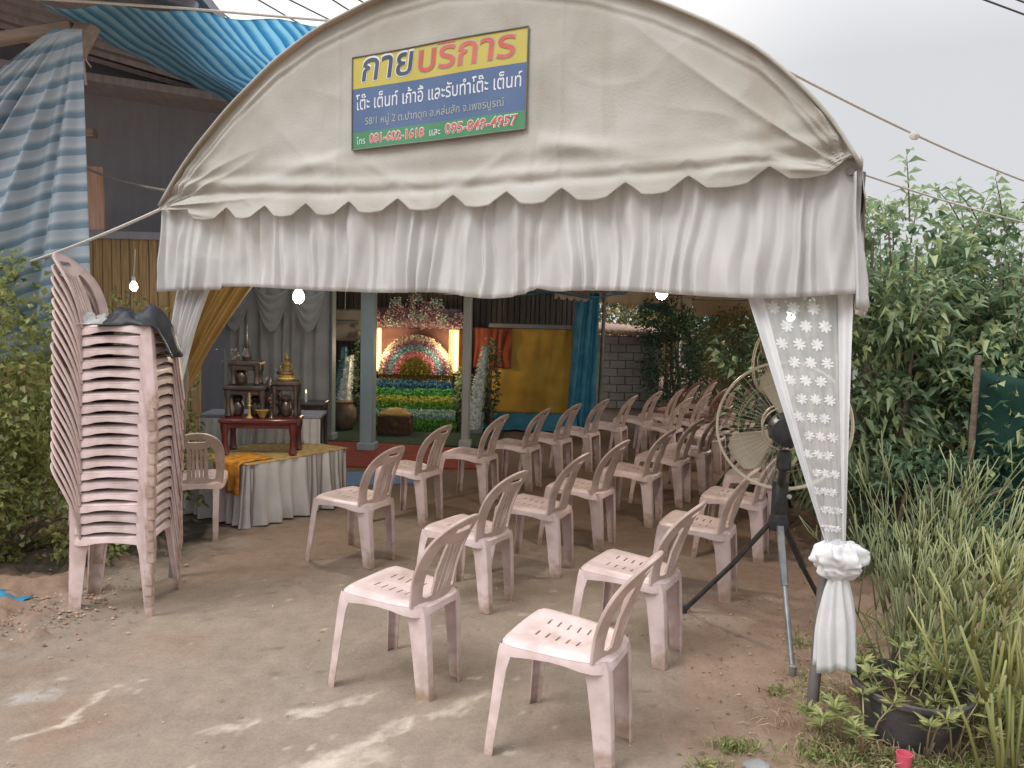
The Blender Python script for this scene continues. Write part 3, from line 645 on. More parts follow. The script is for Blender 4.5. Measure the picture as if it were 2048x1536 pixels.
# ------------------------------------------------------------------ tied curtains at the two front posts
def lace_mat(name='white_net_lace', lo=0.36, hi=0.58, sc=9):
    m = bpy.data.materials.new(name); m.use_nodes = True; t = m.node_tree; n = t.nodes; l = t.links
    p = n['Principled BSDF']; p.inputs['Base Color'].default_value = (0.74, 0.75, 0.76, 1); p.inputs['Roughness'].default_value = 0.8
    nz_ = n.new('ShaderNodeTexNoise'); nz_.inputs['Scale'].default_value = sc; tc_ = n.new('ShaderNodeTexCoord'); l.new(tc_.outputs['Object'], nz_.inputs['Vector'])
    mr_ = n.new('ShaderNodeMapRange'); mr_.inputs['To Min'].default_value = lo; mr_.inputs['To Max'].default_value = hi; l.new(nz_.outputs['Fac'], mr_.inputs['Value'])
    tb = n.new('ShaderNodeBsdfTransparent'); ms = n.new('ShaderNodeMixShader'); l.new(mr_.outputs[0], ms.inputs[0])
    l.new(tb.outputs[0], ms.inputs[1]); l.new(p.outputs[0], ms.inputs[2]); l.new(ms.outputs[0], n['Material Output'].inputs['Surface'])
    return m
M['lace'] = lace_mat()
M['lace_solid'] = lace_mat('white_lace_stitching', 0.72, 0.92, 14)
M['lace_knot'] = mat('white_knotted_cloth', (0.74, 0.75, 0.76), (0.80, 0.81, 0.82), rough=0.8, scale=8, trans=0.2)
def tied_curtain(p_top0, p_top1, p_tie, z0, z1, tie_w, label, cloth, hem_w=0.11, flowers=True, seed=0, amp=0.03, knot=True, inward=None, group=None):
    """cloth gathered from a straight top rail to a tie on the post, tail below"""
    o = thing('curtain', label, 'curtain', (p_tie[0], p_tie[1], 0), group=group)
    A, B, C_ = Vector(p_top0), Vector(p_top1), Vector(p_tie); org = Vector((p_tie[0], p_tie[1], 0))
    wdir = (B-A).normalized(); nrm = Vector((wdir.y, -wdir.x, 0))
    if nrm.y > 0: nrm = -nrm
    def pos(u, v, lift=0.0):
        top = A.lerp(B, u); tie = C_ + wdir*((u-0.5)*tie_w)
        k = v**0.94; p = top.lerp(tie, k)
        zz = z0 + (z1-z0)*v
        fd = amp*(1-0.5*v)*(0.35 if (flowers and 0.14 < u < 0.85) else 1)*(math.sin(u*19+seed+2.0*v)*0.6 + 0.5*math.sin(u*41+seed*2)+0.35*nz(u*6, v*3, seed))
        p = Vector((p.x, p.y, 0)) + nrm*(fd+0.05*math.sin(v*PI)+0.03*v+lift)
        return Vector((p.x, p.y, zz)) - org
    mb = MB(); nu = 90
    mb.grid(nu, 40, lambda u, v: pos(u, v))
    if flowers:
        mb.fm = []
        for j in range(39):
            for i in range(nu-1):
                u = i/(nu-1); mb.fm.append(1 if (u < 0.14 or u > 0.85) else 0)
        q = 0
        for r_ in range(15):
            v = 0.02 + r_*0.066; wv = 0.42*(1-v)+0.05
            for c_ in range(4):
                u = 0.225 + (c_ + (0.5 if r_ % 2 else 0))*0.20
                if u > 0.82: continue
                rad = 0.030*(1-0.5*v); ph = r_*1.7+c_
                vs = [tuple(pos(u, v, 0.0025))]; K_ = 48
                for k in range(K_):
                    a = 2*PI*k/K_; rr2 = rad*(0.42+0.58*abs(math.cos(4*a+ph))**0.7)
                    vs.append(tuple(pos(min(0.99, max(0.01, u+rr2*math.cos(a)/wv)), min(0.99, max(0.001, v+rr2*math.sin(a)/(z0-z1))), 0.0025)))
                fs = [(0, 1+k, 1+(k+1) % K_) for k in range(K_)]
                mb.add(vs, fs, 1)
        mb.build('lace_net', [M['lace'], M['lace_solid']], o, angle=180)
    else:
        mb.build('cloth', cloth, o, angle=180)
    return o, org, wdir, nrm
tieR = (1.34, 3.085, 0.76)
cR, orgR, wd, nr = tied_curtain(T(3.275, 0.10), T(3.735, 0.09), tieR, 1.90, 0.78, 0.075, 'white lace curtain with flower pattern knotted to the front post beside the fan', M['sheer'], seed=1.0)
mb = MB()   # knot: a scrunched band
def scr(q, t):
    k = 1 + 0.34*nz(q.x*20+5, q.y*20, q.z*22) + 0.16*math.sin(t*9+q.z*38) + 0.12*nz(q.x*50, q.y*50, q.z*40)
    return (q.x*k*1.05, q.y*k*0.72, q.z*1.05+0.018*nz(q.x*25, q.y*25, 3))
kp = [(0.030, 0.80-0.76), (0.055, 0.045), (0.085, 0.03), (0.098, 0.0), (0.094, -0.025), (0.078, -0.05), (0.085, -0.062), (0.070, -0.085), (0.04, -0.10)]
kp = [(float(np.interp(i/30, np.linspace(0, 1, len(kp)), [a for a, _ in kp])), float(np.interp(i/30, np.linspace(0, 1, len(kp)), [b for _, b in kp]))) for i in range(31)]
mb.lathe(kp, (0.012, -0.012, 0.735), 96, fn=scr); mb.build('knot', M['lace_knot'], cR, angle=180)
def tail(q, t):
    k = 1 + (0.35+0.5*(0.7-q.z)) * 0.5*math.sin(t*9+4*q.z+nz(t, q.z*4)) + 0.15*nz(q.x*18, q.y*18, q.z*6)
    return (q.x*k*0.86 + 0.02*(0.66-q.z), q.y*k*0.5, q.z + (0.012*math.sin(t*3) if q.z < 0.3 else 0))
mb = MB(); tp = [(0.032+0.055*(1-math.exp(-3.2*(1-k/12)))*1.0 if k < 12 else 0.034, 0.255+0.40*k/12) for k in range(13)]
mb.lathe(tp, (0.01, -0.02, 0.0), 72, fn=tail); mb.build('tail', M['lace_solid'], cR, angle=180)
tieL = (T(0.03, -0.02, 0)[0], T(0.03, -0.02, 0)[1], 0.9)
cL, oL, _, _ = tied_curtain(T(-0.03, 0.12), T(0.26, 0.12), tieL, 1.90, 0.9, 0.07, 'white sheer curtain tied to the post behind the tall chair stack', M['sheer'], flowers=False, seed=3.0, amp=0.035)
cY, oY, _, _ = tied_curtain(T(0.15, 0.25), T(0.47, 0.25), (T(-0.34, 0.26)[0], T(-0.34, 0.26)[1], 0.85), 1.90, 0.85, 0.10, 'ochre yellow curtain gathered behind the white sheer curtain', M['ochre_dull'], flowers=False, seed=5.0, amp=0.04)

# ------------------------------------------------------------------ the plastic chair
def plate(outline, holes, step, mapf, thick, nrmf=None):
    """flat outline with holes, gridded, mapped to 3-D and given thickness"""
    import itertools
    O = [Vector(p) for p in outline]; H = [[Vector(p) for p in h] for h in holes]
    pts = []; edges = []
    def loop(Lp):
        b = len(pts); pts.extend(Lp); edges.extend([(b+i, b+(i+1) % len(Lp)) for i in range(len(Lp))])
    loop(O)
    for h in H: loop(h)
    def inside(p, poly):
        c = False; j = len(poly)-1
        for i in range(len(poly)):
            a, b = poly[i], poly[j]
            if (a.y > p.y) != (b.y > p.y) and p.x < (b.x-a.x)*(p.y-a.y)/(b.y-a.y)+a.x: c = not c
            j = i
        return c
    def near_edge(p):
        for a, b in edges:
            A, B = pts[a], pts[b]; d = B-A; t = max(0, min(1, (p-A).dot(d)/max(1e-12, d.dot(d))))
            if (A+d*t-p).length < step*0.4: return True
        return False
    xs = [p.x for p in O]; ys = [p.y for p in O]; base = list(pts)
    extra = []
    for x in np.arange(min(xs)+step/2, max(xs), step):
        for y in np.arange(min(ys)+step/2, max(ys), step):
            p = Vector((float(x), float(y)))
            if inside(p, O) and not any(inside(p, h) for h in H) and not near_edge(p): extra.append(p)
    vo, _, fo, *_r = delaunay_2d_cdt(base+extra, edges, [], 0, 1e-6)
    tri = []
    for f in fo:
        c = sum((vo[i] for i in f), Vector((0, 0)))/len(f)
        if inside(c, O) and not any(inside(c, h) for h in H): tri.append(tuple(f))
    P3 = [Vector(mapf(v.x, v.y)) for v in vo]
    nr_ = [Vector((0, 0, 0)) for _ in vo]
    for f in tri:
        n = (P3[f[1]]-P3[f[0]]).cross(P3[f[2]]-P3[f[0]])
        for i in f: nr_[i] += n
    cnt = {}
    for f in tri:
        for a, b in ((f[0], f[1]), (f[1], f[2]), (f[2], f[0])): cnt[(a, b)] = 1
    n0 = len(vo); V = [tuple(P3[i] + (nr_[i].normalized() if nr_[i].length > 0 else Vector())*thick/2) for i in range(n0)] + \
                      [tuple(P3[i] - (nr_[i].normalized() if nr_[i].length > 0 else Vector())*thick/2) for i in range(n0)]
    F = [f for f in tri] + [tuple(i+n0 for i in reversed(f)) for f in tri]
    F += [(a, a+n0, b+n0, b) for (a, b) in cnt if (b, a) not in cnt]
    return V, F

def rrect(cx, cy, w, h, r, n=4):
    o = []
    for (sx_, sy_, a0) in ((1, 1, 0), (-1, 1, 90), (-1, -1, 180), (1, -1, 270)):
        for k in range(n+1):
            a = R(a0+90*k/n); o.append((cx+sx_*(w/2-r)+r*math.cos(a), cy+sy_*(h/2-r)+r*math.sin(a)))
    return o

def seat_outline():
    half = [(0.0, 0.214), (0.06, 0.213), (0.12, 0.211), (0.165, 0.205), (0.188, 0.194), (0.198, 0.175), (0.200, 0.15), (0.196, 0.08), (0.190, 0.0), (0.183, -0.06), (0.174, -0.11), (0.160, -0.155), (0.140, -0.19), (0.11, -0.208), (0.06, -0.214), (0.0, -0.215)]
    # chaikin on the right half mirrored
    full = half + [(-x, y) for x, y in reversed(half[1:-1])]
    return full
SO = seat_outline(); SOV = [Vector(p) for p in SO]
def d_out(x, y):
    p = Vector((x, y)); best = 9
    for i in range(len(SOV)):
        A, B = SOV[i], SOV[(i+1) % len(SOV)]; d = B-A; t = max(0, min(1, (p-A).dot(d)/d.dot(d))); best = min(best, (A+d*t-p).length)
    return best
def seat_z(x, y):
    z = 0.428 + 0.020*(y+0.2)/0.4 - 0.010*math.exp(-((x/0.12)**2+((y+0.02)/0.13)**2))
    d = d_out(x, y)
    if d < 0.028: z -= 0.017*(1-d/0.028)**2
    return z
def seat_bm():
    holes = []
    for k in range(5):
        for sx_ in (-1, 1): holes.append(rrect(sx_*0.062, 0.105-0.042*k, 0.052, 0.0085, 0.004, 2))
    V, F = plate(SO, holes, 0.020, lambda x, y: (x, y, seat_z(x, y)), 0.007)
    mb = MB(); mb.add(V, F)
    # apron under the rim, bowed up between the legs
    m_ = len(SO); vs = []; fs = []
    for (x, y) in SO:
        ang = math.atan2(y, x); dep = 0.020 + 0.020*abs(math.sin(2*ang))**3
        z = seat_z(x, y); n_ = Vector((x, y)).normalized()*0.003
        vs += [(x+n_.x*0.3, y+n_.y*0.3, z+0.001), (x+n_.x*1.6, y+n_.y*1.6, z-0.010), (x+n_.x*2.2, y+n_.y*2.2, z-dep), (x-n_.x*0.4, y-n_.y*0.4, z-dep), (x-n_.x*0.8, y-n_.y*0.8, z-0.004)]
    for i in range(m_):
        j = (i+1) % m_
        for k in range(4): fs.append((i*5+k, j*5+k, j*5+k+1, i*5+k+1))
    mb.add(vs, [tuple(reversed(f)) for f in fs]); return mb
BHT = 0.385
def back_hw(h):
    t = h/BHT
    if t < 0.45: return 0.163 + 0.012*math.sin(t/0.45*PI/2)
    q = (t-0.45)/0.55
    return 0.175*max(0.0, 1-q**2.6)**(1/2.2)
def back_map(x, h):
    t = h/BHT
    y = -0.140 - 0.045*t - 0.115*t*t - 0.060*max(0.0, 1-(x/0.185)**2)*(1-0.25*t)
    return (x, y, 0.425 + h*0.985)
def back_bm():
    hs_ = [0.0, 0.04, 0.09, 0.14, 0.18, 0.22, 0.26, 0.29, 0.315, 0.335, 0.35, 0.362, 0.372, 0.379, 0.383]
    right_ = [(back_hw(h), h) for h in hs_]
    out = [(0.115, -0.005), (0.165, -0.012)] + right_ + [(0.0, BHT)] + [(-x, h) for x, h in reversed(right_)] + [(-0.165, -0.012), (-0.115, -0.005), (-0.05, -0.012), (0.05, -0.012)]
    holes = []
    for sg in (-1, 1):     # openings between the frame and the splat
        pr = [(0.072, 0.03), (0.070, 0.14), (0.066, 0.23), (0.068, 0.272), (0.085, 0.278), (0.102, 0.262), (0.117, 0.228), (0.124, 0.18), (0.126, 0.12), (0.124, 0.07), (0.120, 0.03), (0.10, 0.022)]
        holes.append([(sg*x, y) for x, y in (pr if sg > 0 else list(reversed(pr)))])
    for k in (-1.5, -0.5, 0.5, 1.5): holes.append(rrect(k*0.0265, 0.155, 0.0095, 0.225, 0.0015, 2))
    holes.append(rrect(0.0, 0.330, 0.115, 0.026, 0.012, 4))
    V, F = plate(out, holes, 0.022, back_map, 0.011)
    mb = MB(); mb.add(V, F)
    # raised rim along the outer edge
    rim = [Vector(back_map(x, h)) + Vector((0, 0, 0)) for x, h in [(p[0], p[1]) for p in [(0.163, -0.01)] + right_[1:] + [(0.0, BHT)] + [(-x, h) for x, h in reversed(right_[1:])] + [(-0.163, -0.01)]]]
    mb.tube(rim, 0.0085, 6)
    return mb
def leg_bm(front, sg):
    mb = MB(); vs = []; fs = []
    if front:
        ks = [(0.432, (0.196, 0.208), 0.060, 0.075), (0.40, (0.203, 0.213), 0.047, 0.060), (0.34, (0.209, 0.219), 0.043, 0.050), (0.20, (0.221, 0.230), 0.040, 0.045), (0.05, (0.233, 0.243), 0.037, 0.040), (0.0, (0.237, 0.247), 0.037, 0.040)]
    else:
        ks = [(0.420, (0.150, -0.200), 0.050, 0.125), (0.38, (0.146, -0.212), 0.045, 0.100), (0.32, (0.143, -0.218), 0.041, 0.088), (0.20, (0.140, -0.226), 0.040, 0.080), (0.05, (0.137, -0.234), 0.038, 0.070), (0.0, (0.136, -0.237), 0.038, 0.068)]
    th = 0.006; r_ = 0.012; prof_n = 0
    for z, (cx, cy), lx, ly in ks:
        dy = -1 if front else 1
        # outer L with a rounded corner, then the inner side
        o_ = [(cx-lx, cy), (cx-r_, cy), (cx-r_*0.3, cy+dy*r_*0.3), (cx, cy+dy*r_), (cx, cy+dy*ly)]
        i_ = [(cx-th, cy+dy*ly), (cx-th, cy+dy*r_*1.4), (cx-r_*1.4, cy+dy*th), (cx-lx, cy+dy*th)]
        ring_ = [(sg*x, y, z) for x, y in o_+i_]; prof_n = len(ring_); vs += ring_
    for k in range(len(ks)-1):
        for i in range(prof_n):
            j = (i+1) % prof_n; q = (k*prof_n+i, k*prof_n+j, (k+1)*prof_n+j, (k+1)*prof_n+i); fs.append(q if (sg > 0) == front else tuple(reversed(q)))
    e = (len(ks)-1)*prof_n
    fs.append(tuple(range(e, e+prof_n)))
    mb.add(vs, fs); return mb
def make_chair(seatm, backm):
    t = thing('plastic_chair', 'x', 'chair')
    seat_bm().build('seat', seatm, t, angle=50); back_bm().build('backrest', backm, t, angle=50)
    for fr in (True, False):
        for sg in (-1, 1): leg_bm(fr, sg).build('leg', seatm, t, angle=35)
    return t
proto = make_chair(M['chair'], M['chair_back']); proto_d = None
used = []
def put_chair(x, y, rz, label, group, z=0.0, src=None, tilt=(0, 0)):
    src = src or proto
    o = src if src not in used else copy_tree(src)
    used.append(src)
    o.location = (x, y, z); o.rotation_euler = (tilt[0], tilt[1], rz); o['label'] = label; o['group'] = group
    return o
FACE = math.atan2(0.88, 0.47)
def chair_by_foot(bx, by, label, group, da=0.0, src=None):
    a = FACE + R(da); f = Vector((-math.sin(a), math.cos(a))); l_ = Vector((-f.y, f.x))
    c = Vector((bx, by)) + f*0.215 - l_*0.135
    return put_chair(c.x, c.y, a, label, group, src=src)
G1 = 'pink plastic chairs set out in rows under the tent'
chair_by_foot(-0.338, 3.189, 'pink plastic chair alone in the foreground, left of the two nearest chairs', G1, 0)
chair_by_foot(0.385, 2.70, 'nearest pink plastic chair, its feet cut by the bottom of the picture', G1, 3)
chair_by_foot(-0.908, 4.926, 'pink plastic chair next to the low skirted altar table, nearest of its row', G1, 0)
chair_by_foot(-0.112, 4.206, 'pink plastic chair just behind the left foreground chair', G1, -4)
chair_by_foot(0.319, 4.836, 'pink plastic chair second from the front in the middle row', G1, 3)
chair_by_foot(0.749, 3.56, 'pink plastic chair straight behind the nearest chair, left of the fan leg', G1, -2)
chair_by_foot(1.315, 4.476, 'pink plastic chair behind the long fan leg, below the fan cage', G1, 3)
ordw = ['second', 'third', 'fourth', 'fifth', 'sixth', 'seventh', 'eighth', 'ninth', 'tenth', 'eleventh', 'twelfth']
for i, (s_, t_) in enumerate([(0.70, 1.81), (0.80, 2.70), (0.93, 3.40), (1.02, 4.0), (1.12, 4.65), (1.28, 5.3), (1.37, 6.07), (1.55, 6.6), (1.6, 7.4), (1.7, 8.2)]):
    p = T(s_, t_); chair_by_foot(p.x, p.y, f'pink plastic chair {ordw[i]} back in the row nearest the altar stage', G1, rng.uniform(-5, 5))
for i, (s_, t_) in enumerate([(2.14, 1.87), (2.30, 2.69), (2.37, 3.5), (2.47, 4.1), (2.43, 5.2), (2.5, 5.9), (2.55, 6.7), (2.6, 7.5)]):
    p = T(s_, t_); chair_by_foot(p.x, p.y, f'pink plastic chair {ordw[i+1]} back in the middle row of seats', G1, rng.uniform(-5, 5))
for i, (s_, t_) in enumerate([(3.22, 2.15), (3.25, 3.0), (3.2, 3.8), (3.25, 4.6), (3.3, 5.5), (3.3, 6.4)]):
    p = T(s_, t_); chair_by_foot(p.x, p.y, f'pink plastic chair {ordw[i]} back in the row behind the fan', G1, rng.uniform(-5, 5))
for (s_, t_, w_) in ((1.86, 5.5, 'nearest of the extra chairs between the two far rows'), (1.95, 6.3, 'second of the extra chairs between the two far rows'), (2.02, 7.1, 'third of the extra chairs between the two far rows'), (2.1, 7.9, 'farthest of the extra chairs between the two far rows'),
                     (2.92, 6.6, 'in front of the maroon cluster, near side'), (2.98, 7.4, 'in front of the maroon cluster, far side'), (3.35, 7.3, 'by the second fan, behind the row of the first fan')):
    p = T(s_, t_); chair_by_foot(p.x, p.y, f'pink plastic chair {w_}', G1, rng.uniform(-8, 8))
p = (-2.30, 5.62); put_chair(p[0], p[1], R(20), 'pink plastic chair squeezed between the tall stack and the altar table', 'single chairs', 0)
G2 = 'pink plastic chairs nested in the tall stack'
for k in range(20):
    w_ = ['bottom', 'second from the bottom', 'third from the bottom', 'fourth from the bottom', 'fifth from the bottom', 'sixth from the bottom', 'seventh from the bottom', 'eighth from the bottom',
          'ninth from the bottom', 'tenth from the bottom', 'tenth from the top', 'ninth from the top', 'eighth from the top', 'seventh from the top', 'sixth from the top', 'fifth from the top',
          'fourth from the top', 'third from the top', 'second from the top', 'topmost'][k]
    put_chair(-2.172+0.0016*k+random.uniform(-.004, .004), 4.245+random.uniform(-.004, .004), R(-84.5)+random.uniform(-.012, .012), f'pink plastic chair nested in the tall stack by the hedge, {w_}', G2, z=0.0598*k)
proto_d = make_chair(M['chair_dark'], M['chair_dark'])
for i, (x, y, a) in enumerate([(2.55, 10.3, 62), (2.15, 10.9, 60), (2.95, 10.0, 66), (2.5, 11.6, 58), (3.2, 11.2, 64), (2.9, 12.2, 62)]):
    put_chair(x, y, R(a), ['maroon plastic chair nearest in the far cluster by the white posts', 'maroon plastic chair leftmost in the far cluster', 'maroon plastic chair with a dark jacket on its backrest',
              'maroon plastic chair in the middle of the far cluster', 'maroon plastic chair rightmost in the far cluster', 'maroon plastic chair farthest in the far cluster'][i], 'maroon chairs at the far end', src=proto_d)

# things left on the chairs
def rag(name, label, cat, m, cx, cy, z, rx, ry, h, rz, seed, hang=0.0):
    mb = MB()
    def f(u, v):
        a, b = (u-0.5)*2, (v-0.5)*2; r = math.hypot(a, b)
        x, y = a*rx*(1+0.25*nz(b*2, seed)), b*ry*(1+0.25*nz(a*2, seed+3))
        zz = h*max(0, 1-r*r)**0.7*(0.75+0.8*nz(a*2.2+seed, b*2.2)+0.35*nz(a*5, b*5, seed)) - 0.012*min(1, r) + 0.004 - hang*max(0, a-0.55)**1.2*1.6
        return (x, y, max(zz, -0.25))
    mb.grid(36, 36, f); o = mb.build(name, m, label=label, cat=cat, angle=180); o.location = (cx, cy, z); o.rotation_euler = (0, 0, rz); thicken(o, 0.004); return o
ZS = 0.43 + 0.0598*19
rag('bag', 'crumpled black bag lying on the seat of the topmost stacked chair', 'bag', M['black_cloth'], -2.04, 4.22, ZS+0.012, 0.19, 0.18, 0.10, 0.2, 1.7, hang=0.28)
rag('cloth', 'small white cloth beside the black bag on the stacked chairs', 'cloth', M['white_cloth'], -2.25, 4.15, ZS+0.012, 0.09, 0.07, 0.05, 0.6, 4.2)
mbj = MB()
def jk(u, v):
    a = (u-0.5)*2; 
    return (a*0.24*(1-0.25*v*v+0.1*nz(v*3, 2)), -0.10*math.sin((v)*PI*0.5)-0.03*math.cos(a*5)*v - 0.09*(1-a*a)*0.5, 0.40 - 0.62*v + 0.06*(1-a*a)*(1-v))
mbj.grid(20, 20, jk); jo = mbj.build('jacket', M['black_cloth'], label='dark jacket draped over a chair back in the far cluster', cat='jacket', angle=180); jo.location = (3.12, 9.86, 0.55); jo.rotation_euler = (0, 0, R(66)); thicken(jo, 0.03)

# ------------------------------------------------------------------ stand fans
def fan(x, y, hz, ax, rad, legs, label, spin=0.4):
    o = thing('stand_fan', label, 'fan', (x, y, 0), group='stand fans under the tent')
    ax = Vector(ax).normalized(); c = Vector((0, 0, hz))
    mb = MB(); mb.ring(c, ax, rad, 0.007, 72, 8); mb.ring(c+ax*0.02, ax, rad-0.003, 0.004, 72, 6)
    mb.ring(c-ax*0.075, ax, rad*0.33, 0.004, 40, 6); mb.ring(c+ax*0.10, ax, rad*0.30, 0.006, 40, 6)
    mb.ring(c-ax*0.05, ax, rad*0.68, 0.0009, 60, 5); mb.ring(c+ax*0.07, ax, rad*0.68, 0.0009, 60, 5)
    a = ax.orthogonal().normalized(); b = ax.cross(a)
    for k in range(54):
        t = 2*PI*k/54; d = a*math.cos(t)+b*math.sin(t)
        mb.tube([c+d*rad, c+d*rad*0.68-ax*0.055, c+d*rad*0.33-ax*0.075], 0.0007, 4, cap=False)
        mb.tube([c+d*rad, c+d*rad*0.68+ax*0.075, c+d*rad*0.30+ax*0.10], 0.0007, 4, cap=False)
    mb.build('cage', M['fan_wire'], o, angle=60)
    mb = MB()
    for k in range(3):
        t0 = spin + 2*PI*k/3
        def bl(u, v):
            r = rad*(0.16+0.74*v); w = 0.50*(0.55+0.75*v-0.35*v*v)*(1-0.5*max(0, v-0.8)/0.2*abs(2*u-1)); th = t0 + (u-0.5)*w*1.9
            tw = (u-0.5)*0.09*(1-0.3*v)
            return c + (a*math.cos(th)+b*math.sin(th))*r + ax*tw
        n0 = len(mb.v); mb.grid(12, 10, bl)
    bo = mb.build('blades', M['fan_blade'], o, angle=180); thicken(bo, 0.003)
    mb = MB()
    mb.lathe([(0.0, -0.20), (0.045, -0.20), (0.072, -0.185), (0.082, -0.15), (0.085, -0.07), (0.075, -0.045), (0.03, -0.03), (0.03, 0.03), (0.0, 0.03)], c, 28, ax=ax)
    for k in range(9):
        t = 2*PI*k/9; d = (a*math.cos(t)+b*math.sin(t))*0.084; mb.bar(c+d-ax*0.16, c+d-ax*0.06, 0.006, 0.008)
    mb.build('motor', M['black_metal'], o)
    bk = c - ax*0.10
    mb = MB(); mb.box((bk.x, bk.y, hz-0.16), (0.055, 0.07, 0.10), math.atan2(ax.y, ax.x), bev=0.01); mb.tube([(bk.x, bk.y, hz-0.2), (0, 0, hz-0.33)], 0.02, 12)
    mb.box((0, 0, hz-0.38), (0.075, 0.06, 0.20), 0.3, bev=0.012); mb.lathe([(0.0, hz-0.56), (0.04, hz-0.55), (0.055, hz-0.51), (0.04, hz-0.46), (0.0, hz-0.46)], n=16)
    mb.build('neck', M['black_metal'], o)
    mb = MB(); kn = Vector((0.03, -0.04, hz-0.36)); mb.lathe([(0, 0), (0.012, 0.002), (0.012, 0.014), (0, 0.016)], kn, 14, ax=(0.3, -1, 0)); mb.build('knob', M['pole_pale'], o)
    for lx, ly in legs:
        mb = MB(); top = Vector((0, 0, hz-0.50)); ft = Vector((lx-x, ly-y, 0.015)); mid = top.lerp(ft, 0.46)
        d = Vector((lx-x, ly-y, 0)).normalized()*0.03
        mb.bar(top+d, mid, 0.036, 0.024, bev=0.005); mb.tube([mid, ft], 0.014, 10); mb.lathe([(0.018, -0.015), (0.018, 0.03), (0.012, 0.034)], ft, 12)
        mb.build('leg', M['black_metal'] if (lx, ly) != legs[0] else M['grey_metal'], o)
    mb = MB(); q = [c-ax*0.19+Vector((0, 0, -0.02))]
    s_ = Vector((-1, 0, 0))
    for k in range(1, 17):
        t = k/16; q.append(c - ax*(0.20-0.05*t) + s_*(0.10*math.sin(t*PI)) + Vector((0, 0, -0.32*t-0.02)))
    mb.tube(q, 0.0015, 6); mb.build('cable', M['wire'], o)
    return o
fan(1.42, 3.98, 1.135, (0.25, 1.0, 0.04), 0.335, [(1.372, 3.544), (1.023, 4.306), (1.83, 4.22)], 'large beige stand fan on a tripod beside the lace curtain', spin=1.15)
fan(2.24, 6.6, 1.36, (-0.75, 0.9, 0.05), 0.30, [(2.1, 6.1), (1.75, 6.9), (2.55, 6.85)], 'second stand fan farther back, half hidden by the lace curtain', spin=0.2)

# ------------------------------------------------------------------ second tent behind
tent2 = thing('canopy_tent', 'second cream canopy farther back beyond the rows of chairs', 'tent', T(1.85, 6.4))
roof_part(6.35, 15.5, 'roof', tent2, tent2.location, nt_=40)
def v2(u, v):
    s = TW*u; ph = (s % 0.31)/0.31; d = min(ph, 1-ph)*0.31; zb = 1.84 + (0.06*(1-d/0.07) if d < 0.07 else 0)
    return T(s, 15.5+0.02*math.sin(s*14), 2.36 + (zb-2.36)*v) - tent2.location
mb = MB(); mb.grid(150, 6, v2)
def v3(u, v):
    t = 6.35 + 9.15*u; ph = (t % 0.31)/0.31; d = min(ph, 1-ph)*0.31; zb = 2.08 + (0.05*(1-d/0.07) if d < 0.07 else 0)
    return T(TW+0.04, t, 2.32 + (zb-2.32)*v) - tent2.location
mb.grid(200, 6, v3); mb.grid(200, 6, lambda u, v: v3(u, v) - EX*(TW+0.06) - Vector((0, 0, 0.13*v))); thicken(mb.build('valance', M['canvas_roof'], tent2, angle=180), 0.003)
for s_, t_, m_ in ((0.0, 8.4, 'pole'), (0.0, 14.2, 'pole_pale'), (1.9, 15.3, 'pole_pale'), (3.68, 10.0, 'pole_pale'), (3.68, 15.3, 'pole_pale')):
    tent_pole(s_, t_, 2.3, r=0.03, par=tent2, m=M[m_], origin=tent2.location, lean=(0.03, 0))
mb = MB()
for t_ in (6.4, 8.4, 10.5, 12.6, 15.4): mb.tube([T(s, t_, z-0.05) - tent2.location for s, z in _aps], 0.014, 8)
for t_ in (6.4, 8.4, 10.5, 12.6, 15.4): mb.tube([T(0, t_, 2.25) - tent2.location, T(TW, t_, 2.25) - tent2.location], 0.014, 8)
mb.build('roof_frame', M['pole'], tent2)

# ------------------------------------------------------------------ bulbs strung under the tents
def bulb(p, label, r=0.05, power=6.0, ceil=2.2):
    o = thing('light_bulb', label, 'bulb', p, group='lit bulbs strung under the canopies')
    mb = MB(); mb.lathe([(0.0, -r*1.1), (r*0.55, -r*0.95), (r*0.95, -r*0.4), (r, 0.1*r), (r*0.85, r*0.7), (r*0.5, r*1.2), (r*0.4, r*1.5)], (0, 0, 0), 20); mb.build('globe', M['bulb'], o, angle=180)
    mb = MB(); mb.lathe([(r*0.45, r*1.4), (r*0.5, r*2.4), (r*0.2, r*2.7)], (0, 0, 0), 14); mb.tube([(0, 0, r*2.5), (0.01, 0.02, ceil-p[2])], 0.004, 6); mb.build('socket', M['socket'], o)
    ld = bpy.data.lights.new('bulb_light', 'POINT'); ld.energy = power; ld.shadow_soft_size = r*1.3; ld.color = (1.0, 0.90, 0.76)
    lo = bpy.data.objects.new('bulb_light', ld); col.objects.link(lo); lo.parent = o; lo.location = (0, 0, -r*1.5)
    return o
bulb((-1.56, 5.6, 1.775), 'lit white bulb hanging left under the drape before the altar', 0.042, 30)
bulb((0.95, 5.0, 1.85), 'lit white bulb partly hidden by the hem of the front drape', 0.04, 30)
bulb((2.86, 8.0, 1.77), 'lit white bulb shining through the lace curtain', 0.05, 34)
bulb((4.37, 11.0, 1.66), 'small far lit bulb seen through the lace curtain', 0.05, 30)
bulb((-3.44, 7.0, 1.86), 'lit bulb by the yellow board wall above the chair stack', 0.035, 6)

